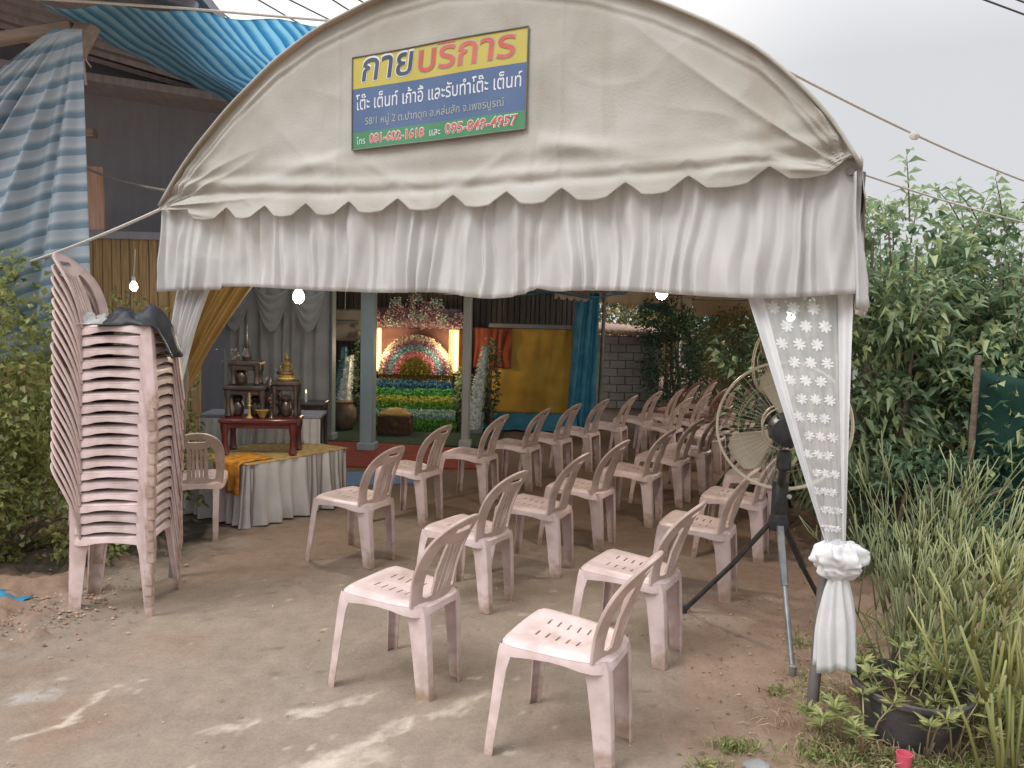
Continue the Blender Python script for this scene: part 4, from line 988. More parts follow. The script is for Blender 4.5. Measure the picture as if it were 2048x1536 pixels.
# ------------------------------------------------------------------ the wooden house at the left
house = thing('wooden_house', 'dark open fronted wooden house behind the chair stack and altar', 'house', (-4, 9, 0))
HO = Vector((-4, 9, 0))
def hq(mb, pts, th=0.08, d=(0, 0, 1)):
    P = [Vector(p)-HO for p in pts]; n = Vector(d)*th; k = len(P)
    mb.add([tuple(p) for p in P]+[tuple(p+n) for p in P], [tuple(reversed(range(k))), tuple(range(k, 2*k))]+[(i, (i+1) % k, (i+1) % k+k, i+k) for i in range(k)])
mb = MB(); hq(mb, [(-2.18, 4.35, 3.76), (-2.18, 5.4, 3.78), (-2.5, 9.0, 3.85), (-9.0, 9.0, 5.6), (-9.0, 4.35, 5.5)])
for k in range(10):   # rafters under the sheeting
    y = 4.5 + 0.45*k; mb.bar(Vector((-2.2, y, 3.71))-HO, Vector((-9, y, 5.45))-HO, 0.05, 0.05)
mb.build('roof', M['roof_under'], house)
mb = MB(); hq(mb, [(1.35, 8.3, 3.3), (1.35, 15.5, 3.3), (-9, 15.5, 4.6), (-9, 8.3, 4.6)])
mb.build('roof', M['roof_under'], house)
mb = MB()
x = -8.5
while x < -3.36:
    w = random.uniform(0.13, 0.19); mb.box((x+w/2+4, random.uniform(-.0008, .0008), 2.4), (w-0.0004, 0.022, 4.8)); x += w
mb.build('wall', M['dark_wood'], house)
mb = MB()
x = -3.33
while x < 1.3:
    w = random.uniform(0.13, 0.19); mb.box((x+w/2+4, 0.12+random.uniform(-.006, .006), 2.95), (w-0.006, 0.022, 1.75), bev=0.003); x += w
mb.box((-3.33+4+2.3, 0.09, 2.05), (4.7, 0.08, 0.12), bev=0.005)
mb.build('lintel', M['wall_brown'], house)
mb = MB()     # back wall of the stage, boards with gaps
x = -4.6
while x < 1.3:
    w = random.uniform(0.07, 0.11); mb.box((x+w/2+4, 3.9+random.uniform(-.01, .01), 1.6), (w-0.014, 0.02, 3.2)); x += w
mb.box((2.35, 3.97, 1.6), (6.0, 0.03, 3.2))
mb.build('back_wall', M['wall_brown'], house)
mb = MB(); mb.bar(Vector((-3.75, 5.2, 3.33))-HO, Vector((-2.98, 5.3, 3.52))-HO, 0.09, 0.07, bev=0.01); mb.bar(Vector((-2.98, 5.3, 3.35))-HO, Vector((-2.72, 5.32, 3.85))-HO, 0.14, 0.1, bev=0.01)
mb.build('beam', M['beam_wood'], house)
def column(x, y, w, z1, m, label, name='column', cap=None):
    mb = MB(); mb.box((0, 0, z1/2), (w, w, z1), bev=0.012); mb.box((0, 0, 0.05), (w+0.05, w+0.05, 0.10), bev=0.01)
    o = mb.build(name, m, label=label, cat='column', group='porch columns'); o.location = (x, y, 0); o.rotation_euler = (0, 0, -0.1); return o
column(-1.767, 9.43, 0.165, 3.3, M['column'], 'thick blue grey painted column in front of the flower display')
column(-2.428, 10.11, 0.165, 3.3, M['column'], 'blue grey painted column standing behind the altar table, beside the grey drape')
column(-0.583, 9.80, 0.10, 3.3, M['post_pale'], 'thin pale grey post between the flower display and the yellow curtain')

# board wall and loose timber in front of the house
bw = thing('board_wall', 'yellow brown wall of upright boards behind the chair stack', 'wall', (-4.0, 7.9, 0))
mb = MB(); x = -1.6
while x < 0.75:
    w = random.uniform(0.085, 0.12); mb.box((x+w/2, random.uniform(-.008, .008), 1.21), (w-0.008, 0.02, 2.40+random.uniform(-.03, .03)), bev=0.003); x += w
mb.build('boards', M['slat_wood'], bw)
mb = MB(); mb.box((-0.4, -0.035, 2.40), (2.4, 0.045, 0.075), bev=0.004); mb.box((-0.4, 0.05, 1.2), (2.4, 0.06, 0.08)); mb.build('rail', M['dark_wood'], bw)
mb = MB(); mb.box((-0.27, 0, 2.75), (0.20, 0.035, 0.66), bev=0.004); mb.box((-0.41, 0.03, 2.70), (0.07, 0.03, 0.60), bev=0.004); mb.build('post', M['pink_wood'], bw)
mb = MB(); mb.box((0, 0, 0), (0.16, 0.10, 0.085), bev=0.008); o = mb.build('box', M['beam_wood'], label='small pale wooden box fixed high on the dark house wall', cat='box'); o.location = (-4.35, 7.95, 3.42)
# the lower half of the dark wall, seen over the boards, stays the house wall

# sheets
mb = MB()
def awn(u, v):
    P1, P2, P3, P4 = Vector((-3.0, 4.95, 3.54)), Vector((-0.9, 5.5, 3.63)), Vector((-0.45, 7.6, 3.66)), Vector((-2.78, 7.6, 3.66))
    p = P1.lerp(P2, u).lerp(P4.lerp(P3, u), v); p.z -= 0.10*math.sin(u*PI)*math.sin(v*PI) + 0.02*math.sin(u*26+v*3) + 0.03*nz(u*5, v*5); return p
mb.grid(120, 40, awn, uv=lambda u, v: (u*2.2+v*0.25, v*2.4)); thicken(mb.build('awning_sheet', M['tarp_awn'], label='bright blue striped plastic sheet stretched overhead between house and tent', cat='tarpaulin', angle=180), 0.002)
mb = MB(); mb.tube([Vector((-3.05, 4.95, 3.56)), Vector((-2.2, 5.15, 3.60)), Vector((-0.9, 5.5, 3.65))], 0.009, 8); o = mb.build('rope', M['rope'], label='pale rope along the upper edge of the blue overhead sheet', cat='rope')
mb = MB()
def hang(u, v):
    xt, xb = -2.93+0.17*u, -5.2+2.46*u
    k = v**0.9; x = xt+(xb-xt)*k; z = 3.40 - 2.1*v - 0.25*(1-u)*v*0.0
    fd = (0.05*math.sin(u*34+nz(u*4, 1)*3)+0.03*math.sin(u*61+1))*min(1, v*4)*(0.35+0.75*v)
    return (x + 0.02*math.sin(u*34)*v, 5.0+fd*(1 if u < 0.86 else 0.35)-0.10*(1-u)*v, z)
mb.grid(160, 70, hang, uv=lambda u, v: (hang(u, v)[0], hang(u, v)[2]-0.30*(hang(u, v)[0]+2.74)*(1 if u < 0.7 else (1-u)/0.3)))
thicken(mb.build('hanging_sheet', M['tarp_stripe'], label='blue and white striped plastic sheet gathered at its top corner and hanging above the hedge', cat='tarpaulin', angle=180), 0.002)

# ropes and wires
def line(name, a, b, r, m, label, cat, sag=0.0, n=16):
    a, b = Vector(a), Vector(b); mb = MB()
    mb.tube([a.lerp(b, k/n) - Vector((0, 0, sag*4*(k/n)*(1-k/n))) for k in range(n+1)], r, 6); return mb.build(name, m, label=label, cat=cat)
line('guy_rope', T(-0.03, -0.01, 2.26), at(-60, 560, 5.2), 0.009, M['rope'], 'pale guy rope running down from the tent corner across the hedge', 'rope', 0.03)
line('guy_rope', T(-0.02, 0.0, 2.36), at(175, 338, 7.0), 0.010, M['pole'], 'grey guy rope from the tent corner up to the house', 'rope', 0.02)
line('guy_rope', T(3.42, 0.1, 2.72), at(2100, 380, 5.2), 0.006, M['rope'], 'pale guy rope with a white knot crossing the sky above the shrubs', 'rope', 0.03)
line('guy_rope', T(TW+0.02, 0.3, 2.32), at(2100, 455, 5.6), 0.005, M['rope'], 'thin lower guy rope crossing the shrub tops', 'rope', 0.02)
pk = at(1830, 271, 3.95); mb = MB(); mb.lathe([(0.0, -0.022), (0.016, -0.018), (0.024, 0), (0.018, 0.016), (0.0, 0.02)], n=12, fn=lambda q, t: (q.x*(1+.2*math.sin(3*t)), q.y, q.z)); o = mb.build('rope_knot', M['white_cloth'], label='small white knot tied on the guy rope against the sky', cat='knot'); o.location = pk
for (x0, y0, x1, y1, w_) in ((395, -10, 470, 45, 'leftmost, beside the dark roof edge'), (500, -10, 600, 48, 'second, crossing the bright sky'), (560, -10, 690, 55, 'third, crossing the bright sky'), (650, -10, 760, 60, 'fourth, reaching the tent top'), (700, -10, 790, 40, 'nearest to the tent apex')):
    line('power_line', at(x0, y0, 18), at(x1+300*(x1-x0)/600, y1+300*(y1-y0)/600, 26), 0.02, M['wire'], f'overhead power line above the blue sheet, {w_}', 'wire')
for (a, b, w_) in (((1930, -15), (2110, 52), 'upper'), ((2010, -10), (2110, 28), 'topmost short')):
    line('power_line', at(*a, 16), at(*b, 18), 0.02, M['wire'], f'{w_} overhead power line in the sky over the shrubs', 'wire')
mb = MB(); mb.tube([at(160, 50, 6.0), at(166, 110, 6.0), at(172, 170, 6.0)], 0.008, 6); mb.tube([at(168, 60, 6.0), at(172, 120, 6.0), at(182, 134, 6.0)], 0.006, 6); mb.build('rope_end', M['rope'], label='loose pale rope end dangling beside the striped sheet', cat='rope')

# ------------------------------------------------------------------ altar corner
def low_table():
    C_ = Vector((-1.99, 5.80, 0)); u = Vector((0.545, 0.838, 0)).normalized(); w = Vector((-u.y, u.x, 0)); LN, WD, Z = 1.02, 0.74, 0.49
    o = thing('low_table', 'low altar table with a long white satin skirt and gold mat', 'table', C_)
    mb = MB(); mb.box(tuple(u*LN/2 + w*WD/2 + Vector((0, 0, Z-0.015))), (LN, WD, 0.03), math.atan2(u.y, u.x), bev=0.005); mb.build('table_top', M['dark_wood'], o)
    mb = MB(); mb.box(tuple(u*LN/2 + w*WD/2 + Vector((0, 0, Z+0.006))), (LN+0.03, WD+0.03, 0.008), math.atan2(u.y, u.x), bev=0.003); mb.build('mat', M['mat_gold'], o)
    path = [w*WD, Vector((0, 0, 0)), u*LN, u*LN+w*WD]
    mb = MB(); pts = []
    for a, b in zip(path[:-1], path[1:]):
        for k in range(120):
            d = (b-a).normalized(); pts.append((a.lerp(b, k/120), Vector((d.y, -d.x, 0))))
    n = len(pts)
    def f(uu, v):
        i = min(n-1, int(uu*(n-1))); p, nn = pts[i]; x = i*0.0075
        fd = 0.036*(0.4+v)*(math.sin(x*52+2*nz(x*3, 1))*0.6+0.5*math.sin(x*23+1.7)+0.4*nz(x*14, v*2)) + 0.02*v
        return p + nn*(0.012+fd) + Vector((0, 0, (Z-0.01)*(1-v) + 0.015*v*nz(x*6, 3)+0.012))
    mb.grid(n, 14, f); mb.build('skirt', M['satin'], o, angle=180)
    for a, b in ((0.03, 0.03), (LN-0.03, 0.03), (0.03, WD-0.03), (LN-0.03, WD-0.03)):
        mb = MB(); q = u*a+w*b; mb.box((q.x, q.y, (Z-0.03)/2), (0.04, 0.04, Z-0.03)); mb.build('leg', M['dark_wood'], o)
    # orange cloth over the near left edge
    mb = MB()
    def g(a, v):
        x = (a-0.5)*0.36; q = w*0.22 + w*x*0.9
        if v < 0.45: return C_ + q + u*(0.30*(1-v/0.45)-0.022) + Vector((0, 0, Z+0.018+0.004*nz(a*6, v*6)))
        k = (v-0.45)/0.55; return C_ + q - u*(0.045+0.02*math.sin(a*17)*k) + Vector((0, 0, Z+0.012-0.21*k*(0.85+0.3*(a < 0.45))))
    mb.grid(40, 24, g); thicken(mb.build('altar_cloth', M['orange'], label='orange patterned cloth hanging over the corner of the low altar table', cat='cloth', angle=180), 0.003)
    return C_, u, w, Z
C_, tu, tw, TZ = low_table()
def lac_table(name, c, lx, ly, z0, h, leg, m, rz, label, cat='altar table', drops=True):
    o = thing(name, label, cat, (c[0], c[1], z0), rz)
    mb = MB(); mb.box((0, 0, h-0.02), (lx, ly, 0.035), bev=0.008); mb.box((0, 0, h-0.055), (lx-0.04, ly-0.04, 0.05), bev=0.006); mb.build('table_top', m, o)
    for sx_ in (-1, 1):
        for sy_ in (-1, 1):
            mb = MB(); x, y = sx_*(lx/2-leg*0.7), sy_*(ly/2-leg*0.7)
            mb.lathe([(leg*0.42, 0), (leg*0.62, 0.012), (leg*0.45, 0.05), (leg*0.40, h*0.5), (leg*0.6, h-0.08), (leg*0.6, h-0.04)], (x, y, 0), 10); mb.build('leg', m, o)
    return o
lac_table('altar_table', (-2.06, 6.33), 0.62, 0.36, TZ+0.011, 0.30, 0.06, M['red_lacquer'], 0.12, 'dark red lacquered altar table standing on the low skirted table')
ZA = TZ+0.011+0.30
lac_table('altar_table', (-2.19, 6.36), 0.34, 0.28, ZA, 0.26, 0.05, M['dark_lacquer'], 0.12, 'dark carved stand left on the red altar table, carrying a smaller stand')
lac_table('altar_table', (-2.20, 6.37), 0.25, 0.22, ZA+0.26, 0.20, 0.045, M['dark_lacquer'], 0.12, 'small dark carved stand topmost of the left tier')
lac_table('altar_table', (-1.88, 6.40), 0.22, 0.22, ZA, 0.30, 0.036, M['dark_lacquer'], 0.12, 'tall dark carved stand under the golden statue')
def ornament(name, x, y, z, prof, m, label, cat, n=16):
    mb = MB(); mb.lathe(prof, (0, 0, 0), n); o = mb.build(name, m, label=label, cat=cat); o.location = (x, y, z); return o
ornament('vase', -2.20, 6.37, ZA+0.46, [(0.03, 0), (0.045, 0.03), (0.03, 0.07), (0.016, 0.10), (0.025, 0.13), (0.012, 0.2), (0.003, 0.3)], M['dark_lacquer'], 'tall dark spired ornament on the left altar stand', 'ornament')
ornament('vase', -2.31, 6.28, ZA, [(0.02, 0), (0.035, 0.03), (0.04, 0.07), (0.02, 0.12), (0.03, 0.16)], M['jar'], 'small brown vase at the left end of the red altar table', 'vase')
ornament('bowl', -2.03, 6.24, ZA, [(0.02, 0), (0.03, 0.02), (0.055, 0.06), (0.058, 0.065)], M['gold_dull'], 'dull gold offering bowl in the middle of the red altar table', 'bowl')
for i, (x, w_) in enumerate(((-2.13, 'left of'), (-1.95, 'right of'))):
    ornament('candlestick', x, 6.22, ZA, [(0.03, 0), (0.012, 0.02), (0.008, 0.08), (0.02, 0.10), (0.008, 0.11), (0.008, 0.2), (0.002, 0.205)], M['dark_lacquer'] if i else M['gold_dull'], f'slim candlestick {w_} the offering bowl on the altar', 'candlestick')
ornament('figurine', -2.02, 6.42, ZA, [(0.05, 0), (0.06, 0.03), (0.05, 0.12), (0.065, 0.2), (0.04, 0.26), (0.03, 0.3), (0.0, 0.34)], M['dark_lacquer'], 'squat dark figure between the two carved altar stands', 'figurine')
for i, (x, y, z_, w_) in enumerate(((-2.27, 6.34, ZA, 'under the left carved stand, outer side'), (-2.12, 6.36, ZA, 'under the left carved stand, inner side'), (-2.25, 6.36, ZA+0.26, 'on the middle shelf of the left tier'), (-1.88, 6.38, ZA, 'under the golden statue'))):
    ornament('urn', x, y, z_, [(0.03, 0), (0.05, 0.02), (0.055, 0.08), (0.035, 0.12), (0.05, 0.15), (0.02, 0.18)], M['dark_lacquer'], f'small dark covered urn {w_}', 'urn')
for i, (x, w_) in enumerate(((-2.30, 'leftmost'), (-1.99, 'beside the golden statue'))):
    o = ornament('flower_vase', x, 6.42, ZA+0.0 if i else ZA+0.26, [(0.025, 0), (0.035, 0.03), (0.02, 0.10), (0.03, 0.13)], M['jar'], f'brown vase of dusky flowers on the altar, {w_}', 'vase')
    q = rng.normal(size=(90, 3))*np.array([0.045, 0.04, 0.06])+np.array([0, 0, 0.20]); leaves('bouquet', petal_mat('dusky_flowers', (0.10, 0.07, 0.05), (0.42, 0.34, 0.30)), q, rng.normal(size=(90, 3)), 0.035, 0.02, rng.uniform(0, 1, 90), parent=o)
# seated golden statue
st = thing('statue', 'seated golden statue with a pointed crown on the carved stand', 'statue', (-1.88, 6.40, ZA+0.30), -0.2)
st.scale = (0.82, 0.82, 0.82)
mb = MB(); mb.lathe([(0.075, 0), (0.085, 0.015), (0.07, 0.03), (0.08, 0.05), (0.06, 0.06)], n=24); mb.build('pedestal', M['gold_dull'], st)
me_sk = MB()
def ell(mb, c, r, n=14, m=10):
    vs = []; fs = []
    for j in range(m+1):
        ph = PI*j/m
        for i in range(n):
            t = 2*PI*i/n; vs.append((c[0]+r[0]*math.sin(ph)*math.cos(t), c[1]+r[1]*math.sin(ph)*math.sin(t), c[2]+r[2]*math.cos(ph)))
    for j in range(m):
        for i in range(n): fs.append((j*n+i, (j+1)*n+i, (j+1)*n+(i+1) % n, j*n+(i+1) % n))
    mb.add(vs, fs)
mb = MB(); mb.lathe([(0.075, 0.058), (0.08, 0.075), (0.055, 0.095), (0.038, 0.115), (0.042, 0.15), (0.050, 0.172), (0.03, 0.185), (0.015, 0.19), (0.016, 0.2), (0.026, 0.212), (0.028, 0.23), (0.022, 0.248), (0.012, 0.258), (0.008, 0.275), (0.002, 0.30)], n=24, fn=lambda q, t: (q.x, q.y*0.75, q.z))
mb.tube([(0.048, 0, 0.165), (0.066, -0.015, 0.125), (0.05, -0.05, 0.09)], [0.014, 0.012, 0.009], 8); mb.tube([(-0.048, 0, 0.165), (-0.066, -0.015, 0.125), (-0.02, -0.055, 0.09)], [0.014, 0.012, 0.009], 8)
mb.tube([(-0.085, -0.02, 0.075), (0.0, -0.07, 0.07), (0.085, -0.02, 0.075)], [0.016, 0.02, 0.016], 8); mb.build('body', M['gold'], st, angle=180)
# pale skirted table behind
o = thing('side_table', 'pale skirted table standing behind the red altar table', 'table', (-2.25, 7.0, 0), 0.1)
mb = MB(); mb.box((0, 0, 0.735), (1.05, 0.4, 0.03), bev=0.005); mb.build('table_top', M['dark_wood'], o)
mb = MB(); mb.grid(140, 8, lambda u, v: ((u-0.5)*1.05, -0.21-0.015*(0.5+v)*math.sin(u*90+nz(u*5, 1)*4)-0.01*v, 0.72-0.70*v)); mb.build('skirt', M['satin'], o, angle=180)
# grey drapes behind the altar
bd = thing('drape_backdrop', 'grey swagged cloth backdrop hung behind the altar table', 'drape', (-2.8, 9.0, 0))
mb = MB(); mb.grid(160, 20, lambda u, v: ((u-0.5)*1.30, 0.03*math.sin(u*60+nz(u*8, v)*3)*(0.5+0.5*v)+0.02*nz(u*5, v*4), 2.05*(1-v))); mb.build('cloth', M['grey_cloth'], bd, angle=180)
for k in range(3):
    mb = MB(); cx = -0.43+0.43*k
    mb.grid(30, 12, lambda u, v: (cx+(u-0.5)*0.42, -0.05-0.05*math.sin(u*PI)-0.015*math.sin(v*22), 1.98-0.06*v-(0.12+0.36*v)*math.sin(u*PI)**0.9)); mb.build('swag', M['grey_cloth'], bd, angle=180)
mb = MB(); mb.tube([(0, 0, 0), (0, 0, 0.10)], 0.012, 10); o = mb.build('candle', M['white_cloth'], label='small white candle burning beyond the altar table', cat='candle')
o.location = at(612, 805, 8.2)
mb = MB(); mb.lathe([(0.0, 0.0), (0.008, 0.012), (0.006, 0.025), (0.0, 0.045)], (0, 0, 0.10), 10); fl = mb.build('flame', M['lit_tube'], o)
lac_table('side_table', (-2.3, 8.25), 0.6, 0.4, 0, 0.72, 0.05, M['dark_lacquer'], 0.1, 'dark side table holding the burning candle', 'table')

# stage floor coverings
def sheet(name, pts, z, m, label, cat='carpet', th=0.012):
    mb = MB(); P = [Vector((x, y, z)) for x, y in pts]; n = len(P)
    mb.add([tuple(p) for p in P]+[tuple(p-Vector((0, 0, th))) for p in P], [tuple(range(n)), tuple(reversed(range(n, 2*n)))]+[(i, i+n, (i+1) % n+n, (i+1) % n) for i in range(n)])
    return mb.build(name, m, label=label, cat=cat, smooth=False)
sheet('carpet', [(-3.0, 8.25), (-0.30, 8.35), (-0.2, 9.6), (-3.2, 10.2)], 0.016, M['red_carpet'], 'red carpet strip laid before the porch columns')
sheet('floor_mat', [(-1.80, 7.30), (-0.85, 7.55), (-0.95, 8.15), (-1.85, 7.95)], 0.014, M['blue_mat'], 'blue striped floor mat between altar table and red carpet', 'mat')
sheet('carpet', [(-3.0, 10.0), (-0.2, 9.75), (0.0, 12.7), (-3.2, 12.7)], 0.022, M['green_carpet'], 'dark green carpet under the flower display')

# ------------------------------------------------------------------ flower display (funeral altar)
fd = thing('flower_display', 'tiered flower display with a rainbow arch and lit orange panels', 'flower display', (-1.45, 11.6, 0.02))
FX0, FX1 = -0.68, 0.66
def petal_field(name, quads, n, size, m, tints):
    pts = []; dirs = []; tn = []
    for (p0, pu, pv, nn) in quads:
        k = int(n*max(0.05, Vector(pu).length*Vector(pv).length)/0.16)
        for _ in range(k):
            a, b = rng.uniform(0, 1, 2); p = Vector(p0)+Vector(pu)*a+Vector(pv)*b+Vector(nn)*rng.uniform(0, 0.03)
            for q in range(3):
                pts.append(tuple(p)); dirs.append(tuple(Vector(nn)*0.7+Vector(rng.normal(size=3))*0.8)); tn.append(rng.uniform(*tints))
    return leaves(name, m, pts, dirs, size, size*0.7, tn, parent=fd)
TM = [('green', (0.06, 0.26, 0.04), (0.30, 0.58, 0.14)), ('pale_blue', (0.30, 0.52, 0.50), (0.68, 0.82, 0.78)), ('leaf', (0.06, 0.24, 0.04), (0.28, 0.52, 0.13)), ('lime', (0.36, 0.46, 0.08), (0.68, 0.74, 0.24)),
      ('bright_green', (0.06, 0.32, 0.10), (0.26, 0.62, 0.25)), ('blue', (0.03, 0.12, 0.24), (0.12, 0.32, 0.46)), ('gold', (0.32, 0.22, 0.05), (0.60, 0.44, 0.12))]
zs = [0.0, 0.13, 0.26, 0.34, 0.44, 0.54, 0.66, 0.76]
for i, (nm, a, b) in enumerate(TM):
    pm = petal_mat(nm+'_petals', a, b); inset = i*0.035; y0 = -0.60+i*0.085; z0, z1 = zs[i], zs[i+1]
    x0, x1 = FX0+inset*0.6, FX1-inset*0.6
    mb = MB(); mb.box(((x0+x1)/2, (y0+0.4)/2, (z0+z1)/2), (x1-x0, 0.4-y0, z1-z0-0.003)); ti = mb.build('tier', petal_mat(nm+'_base', a, tuple(q*0.9 for q in a)), fd, smooth=False)
    petal_field('flowers', [((x0, y0-0.004, z0), (x1-x0, 0, 0), (0, 0, z1-z0), (0, -1, 0)), ((x0, y0, z1), (x1-x0, 0, 0), (0, 0.085, 0), (0, 0, 1))], 420, 0.032, pm, (0.0, 1.0))
# backing with the arch
mb = MB(); mb.box((0.0, 0.30, 1.10), (1.40, 0.06, 0.72)); mb.build('back_panel', mat('maroon_panel', (0.22, 0.10, 0.09), (0.30, 0.15, 0.13), scale=8), fd, smooth=False)
RG = [(0.52, 0.46, 'cream', (0.45, 0.38, 0.28), (0.68, 0.6, 0.5)), (0.46, 0.385, 'plum', (0.20, 0.11, 0.17), (0.40, 0.26, 0.32)), (0.385, 0.31, 'teal', (0.10, 0.24, 0.30), (0.34, 0.54, 0.56)), (0.31, 0.225, 'rose', (0.50, 0.18, 0.24), (0.76, 0.42, 0.48)), (0.225, 0.0, 'olive', (0.18, 0.16, 0.03), (0.38, 0.32, 0.09))]
for r1, r0, nm, a, b in RG:
    pm = petal_mat(nm+'_petals', a, b); pts = []; dirs = []; tn = []
    mb = MB(); k = 28; vs = []; fs = []
    dpt = 0.12+0.10*(0.5-r1)
    for i in range(k+1):
        t = PI*i/k
        for rr3, yy in ((r1, -dpt), (r0, -dpt), (r1, 0.28), (r0, 0.28)): vs.append((rr3*math.cos(t)*1.05, yy+0.0, 0.79+rr3*math.sin(t)*1.1))
    for i in range(k):
        b0, b1 = i*4, (i+1)*4; fs += [(b0, b0+1, b1+1, b1), (b0, b1, b1+2, b0+2), (b0+1, b0+3, b1+3, b1+1)]
    mb.add(vs, fs); mb.build('arch', petal_mat(nm+'_arch_base', a, b), fd, smooth=False)
    for _ in range(int(900*(r1*r1-r0*r0)/0.06)+60):
        t = rng.uniform(0, PI); q = math.sqrt(rng.uniform(r0*r0, r1*r1))
        for j in range(3):
            pts.append((q*math.cos(t)*1.05, -dpt-rng.uniform(0, 0.02), 0.79+q*math.sin(t)*1.1)); dirs.append((rng.normal()*0.8, -0.8+rng.normal()*0.4, rng.normal()*0.8)); tn.append(rng.uniform(0, 1))
    leaves('flowers', pm, pts, dirs, 0.034, 0.024, tn, parent=fd)
for x0, w_ in ((-0.62, 0.13), (0.55, 0.15)):
    mb = MB(); mb.box((x0, 0.14, 1.13), (w_, 0.04, 0.66), bev=0.004); mb.build('lit_panel', M['lit_panel'], fd, smooth=False)
    mb = MB(); mb.tube([(x0+0.03, 0.09, 0.83), (x0+0.03, 0.09, 1.43)], 0.022, 12); mb.build('lamp_tube', M['lit_tube'], fd)
    ld = bpy.data.lights.new('tube_light', 'POINT'); ld.energy = 13; ld.color = (1, 0.72, 0.42); ld.shadow_soft_size = 0.06; lo = bpy.data.objects.new('tube_light', ld); col.objects.link(lo); lo.parent = fd; lo.location = (x0*0.8, -0.35, 1.15)
# crest of pink and violet flowers
pts = []; dirs = []; tn = []; pm = petal_mat('crest_petals', (0.30, 0.17, 0.21), (0.70, 0.52, 0.55))
for _ in range(900):
    u = rng.uniform(-1, 1); h = (0.16+0.34*math.exp(-(u*1.7)**2)+0.08*math.cos(u*14))*rng.uniform(0, 1)
    for j in range(2): pts.append((u*0.72, 0.05-rng.uniform(0, .08), 1.47+h)); dirs.append((rng.normal()*0.9, -0.7, rng.normal()*0.9)); tn.append(rng.uniform(0, 0.75)**1.3)
leaves('crest', pm, pts, dirs, 0.04, 0.028, tn, parent=fd)
pts = []; dirs = []; tn = []
for c0 in [(-0.05, 1.66), (0.08, 1.62), (-0.35, 1.56), (0.4, 1.6), (0.0, 1.9), (0.3, 1.84), (-0.3, 1.86)]:
    for _ in range(60):
        pts.append((c0[0]+rng.normal()*0.05, -0.06, c0[1]+rng.normal()*0.04)); dirs.append((rng.normal(), -0.6, rng.normal())); tn.append(rng.uniform(0, 1))
leaves('ornaments', petal_mat('crest_green_white', (0.05, 0.25, 0.14), (0.72, 0.8, 0.74)), pts, dirs, 0.03, 0.022, tn, parent=fd)
mb = MB(); mb.box((0, 0.13, 1.62), (1.3, 0.05, 0.30)); mb.build('crest_board', mat('dusty_violet_board', (0.20, 0.13, 0.16), (0.28, 0.20, 0.23), scale=12), fd, smooth=False)
# carved chest in front
ch = thing('chest', 'carved brown and gold chest standing before the flower tiers', 'chest', (-1.62, 10.72, 0.02), -0.05)
mb = MB(); mb.box((0, 0, 0.13), (0.46, 0.3, 0.26), bev=0.012); mb.build('body', mat('brown_carved', (0.07, 0.035, 0.02), (0.12, 0.06, 0.035), scale=20, bump=0.5, bscale=50), ch)
mb = MB(); mb.lathe([(0.0, 0.10), (0.08, 0.10), (0.16, 0.06), (0.235, 0.02), (0.235, 0.0), (0.0, 0.0)][::-1], (0, 0, 0.262), 24, fn=lambda q, t: (q.x, q.y*0.65, q.z)); mb.build('lid', M['gold_dull'], ch)
mb = MB(); ell(mb, (0, -0.152, 0.14), (0.07, 0.02, 0.06)); mb.build('medallion', M['gold'], ch)
for x_ in (-0.2, 0.2):
    mb = MB(); ell(mb, (x_, -0.12, 0.19), (0.035, 0.03, 0.05)); mb.build('finial', M['post_pale'], ch)
# leaning glitter towers
def tower(x, y, h, w, lean, ca, cb, label):
    o = thing('paper_tower', label, 'decoration', (x, y, 0.02), group='tall glitter towers beside the flower display')
    mb = MB(); vs = []; 
    for k in range(9):
        t = k/8; ww = w*(1-0.82*t)+0.01
        for a in range(4): vs.append((ww*math.cos(a*PI/2+0.5)+lean*t, ww*math.sin(a*PI/2+0.5), 0.06+h*t))
    fs = [(k*4+a, k*4+(a+1) % 4, (k+1)*4+(a+1) % 4, (k+1)*4+a) for k in range(8) for a in range(4)] + [(32, 33, 34, 35)]
    mb.add(vs, fs); mb.build('core', mat('tower_core', ca, cb, scale=25), o, smooth=False)
    pts = []; dirs = []; tn = []
    for _ in range(420):
        t = rng.uniform(0, 1); ww = w*(1-0.82*t)+0.01; a = rng.uniform(0, 2*PI)
        for _j in range(2): pts.append((ww*math.cos(a)+lean*t, ww*math.sin(a), 0.06+h*t)); dirs.append((math.cos(a)+rng.normal()*.5, math.sin(a)+rng.normal()*.5, rng.normal()*.6)); tn.append(rng.uniform(0, 1) if math.cos(a) < 0.3 else rng.uniform(0, 0.35))
    leaves('fringe', petal_mat('fringe_petals', ca, cb), pts, dirs, 0.032, 0.018, tn, parent=o)
    mb = MB(); mb.box((0, 0, 0.03), (w*2.4, w*2.4, 0.06), bev=0.01); mb.build('base', M['dark_wood'], o)
    return o
tower(-2.52, 11.35, 0.98, 0.12, 0.12, (0.45, 0.55, 0.57), (0.9, 0.91, 0.92), 'leaning white glitter tower left of the thick blue grey column')
tower(-2.68, 11.75, 1.10, 0.11, 0.12, (0.03, 0.12, 0.18), (0.12, 0.30, 0.34), 'dark teal glitter tower behind the white one')
tower(-0.56, 11.0, 1.18, 0.125, 0.17, (0.30, 0.42, 0.38), (0.9, 0.9, 0.93), 'leaning white and green glitter tower beside the pale post')
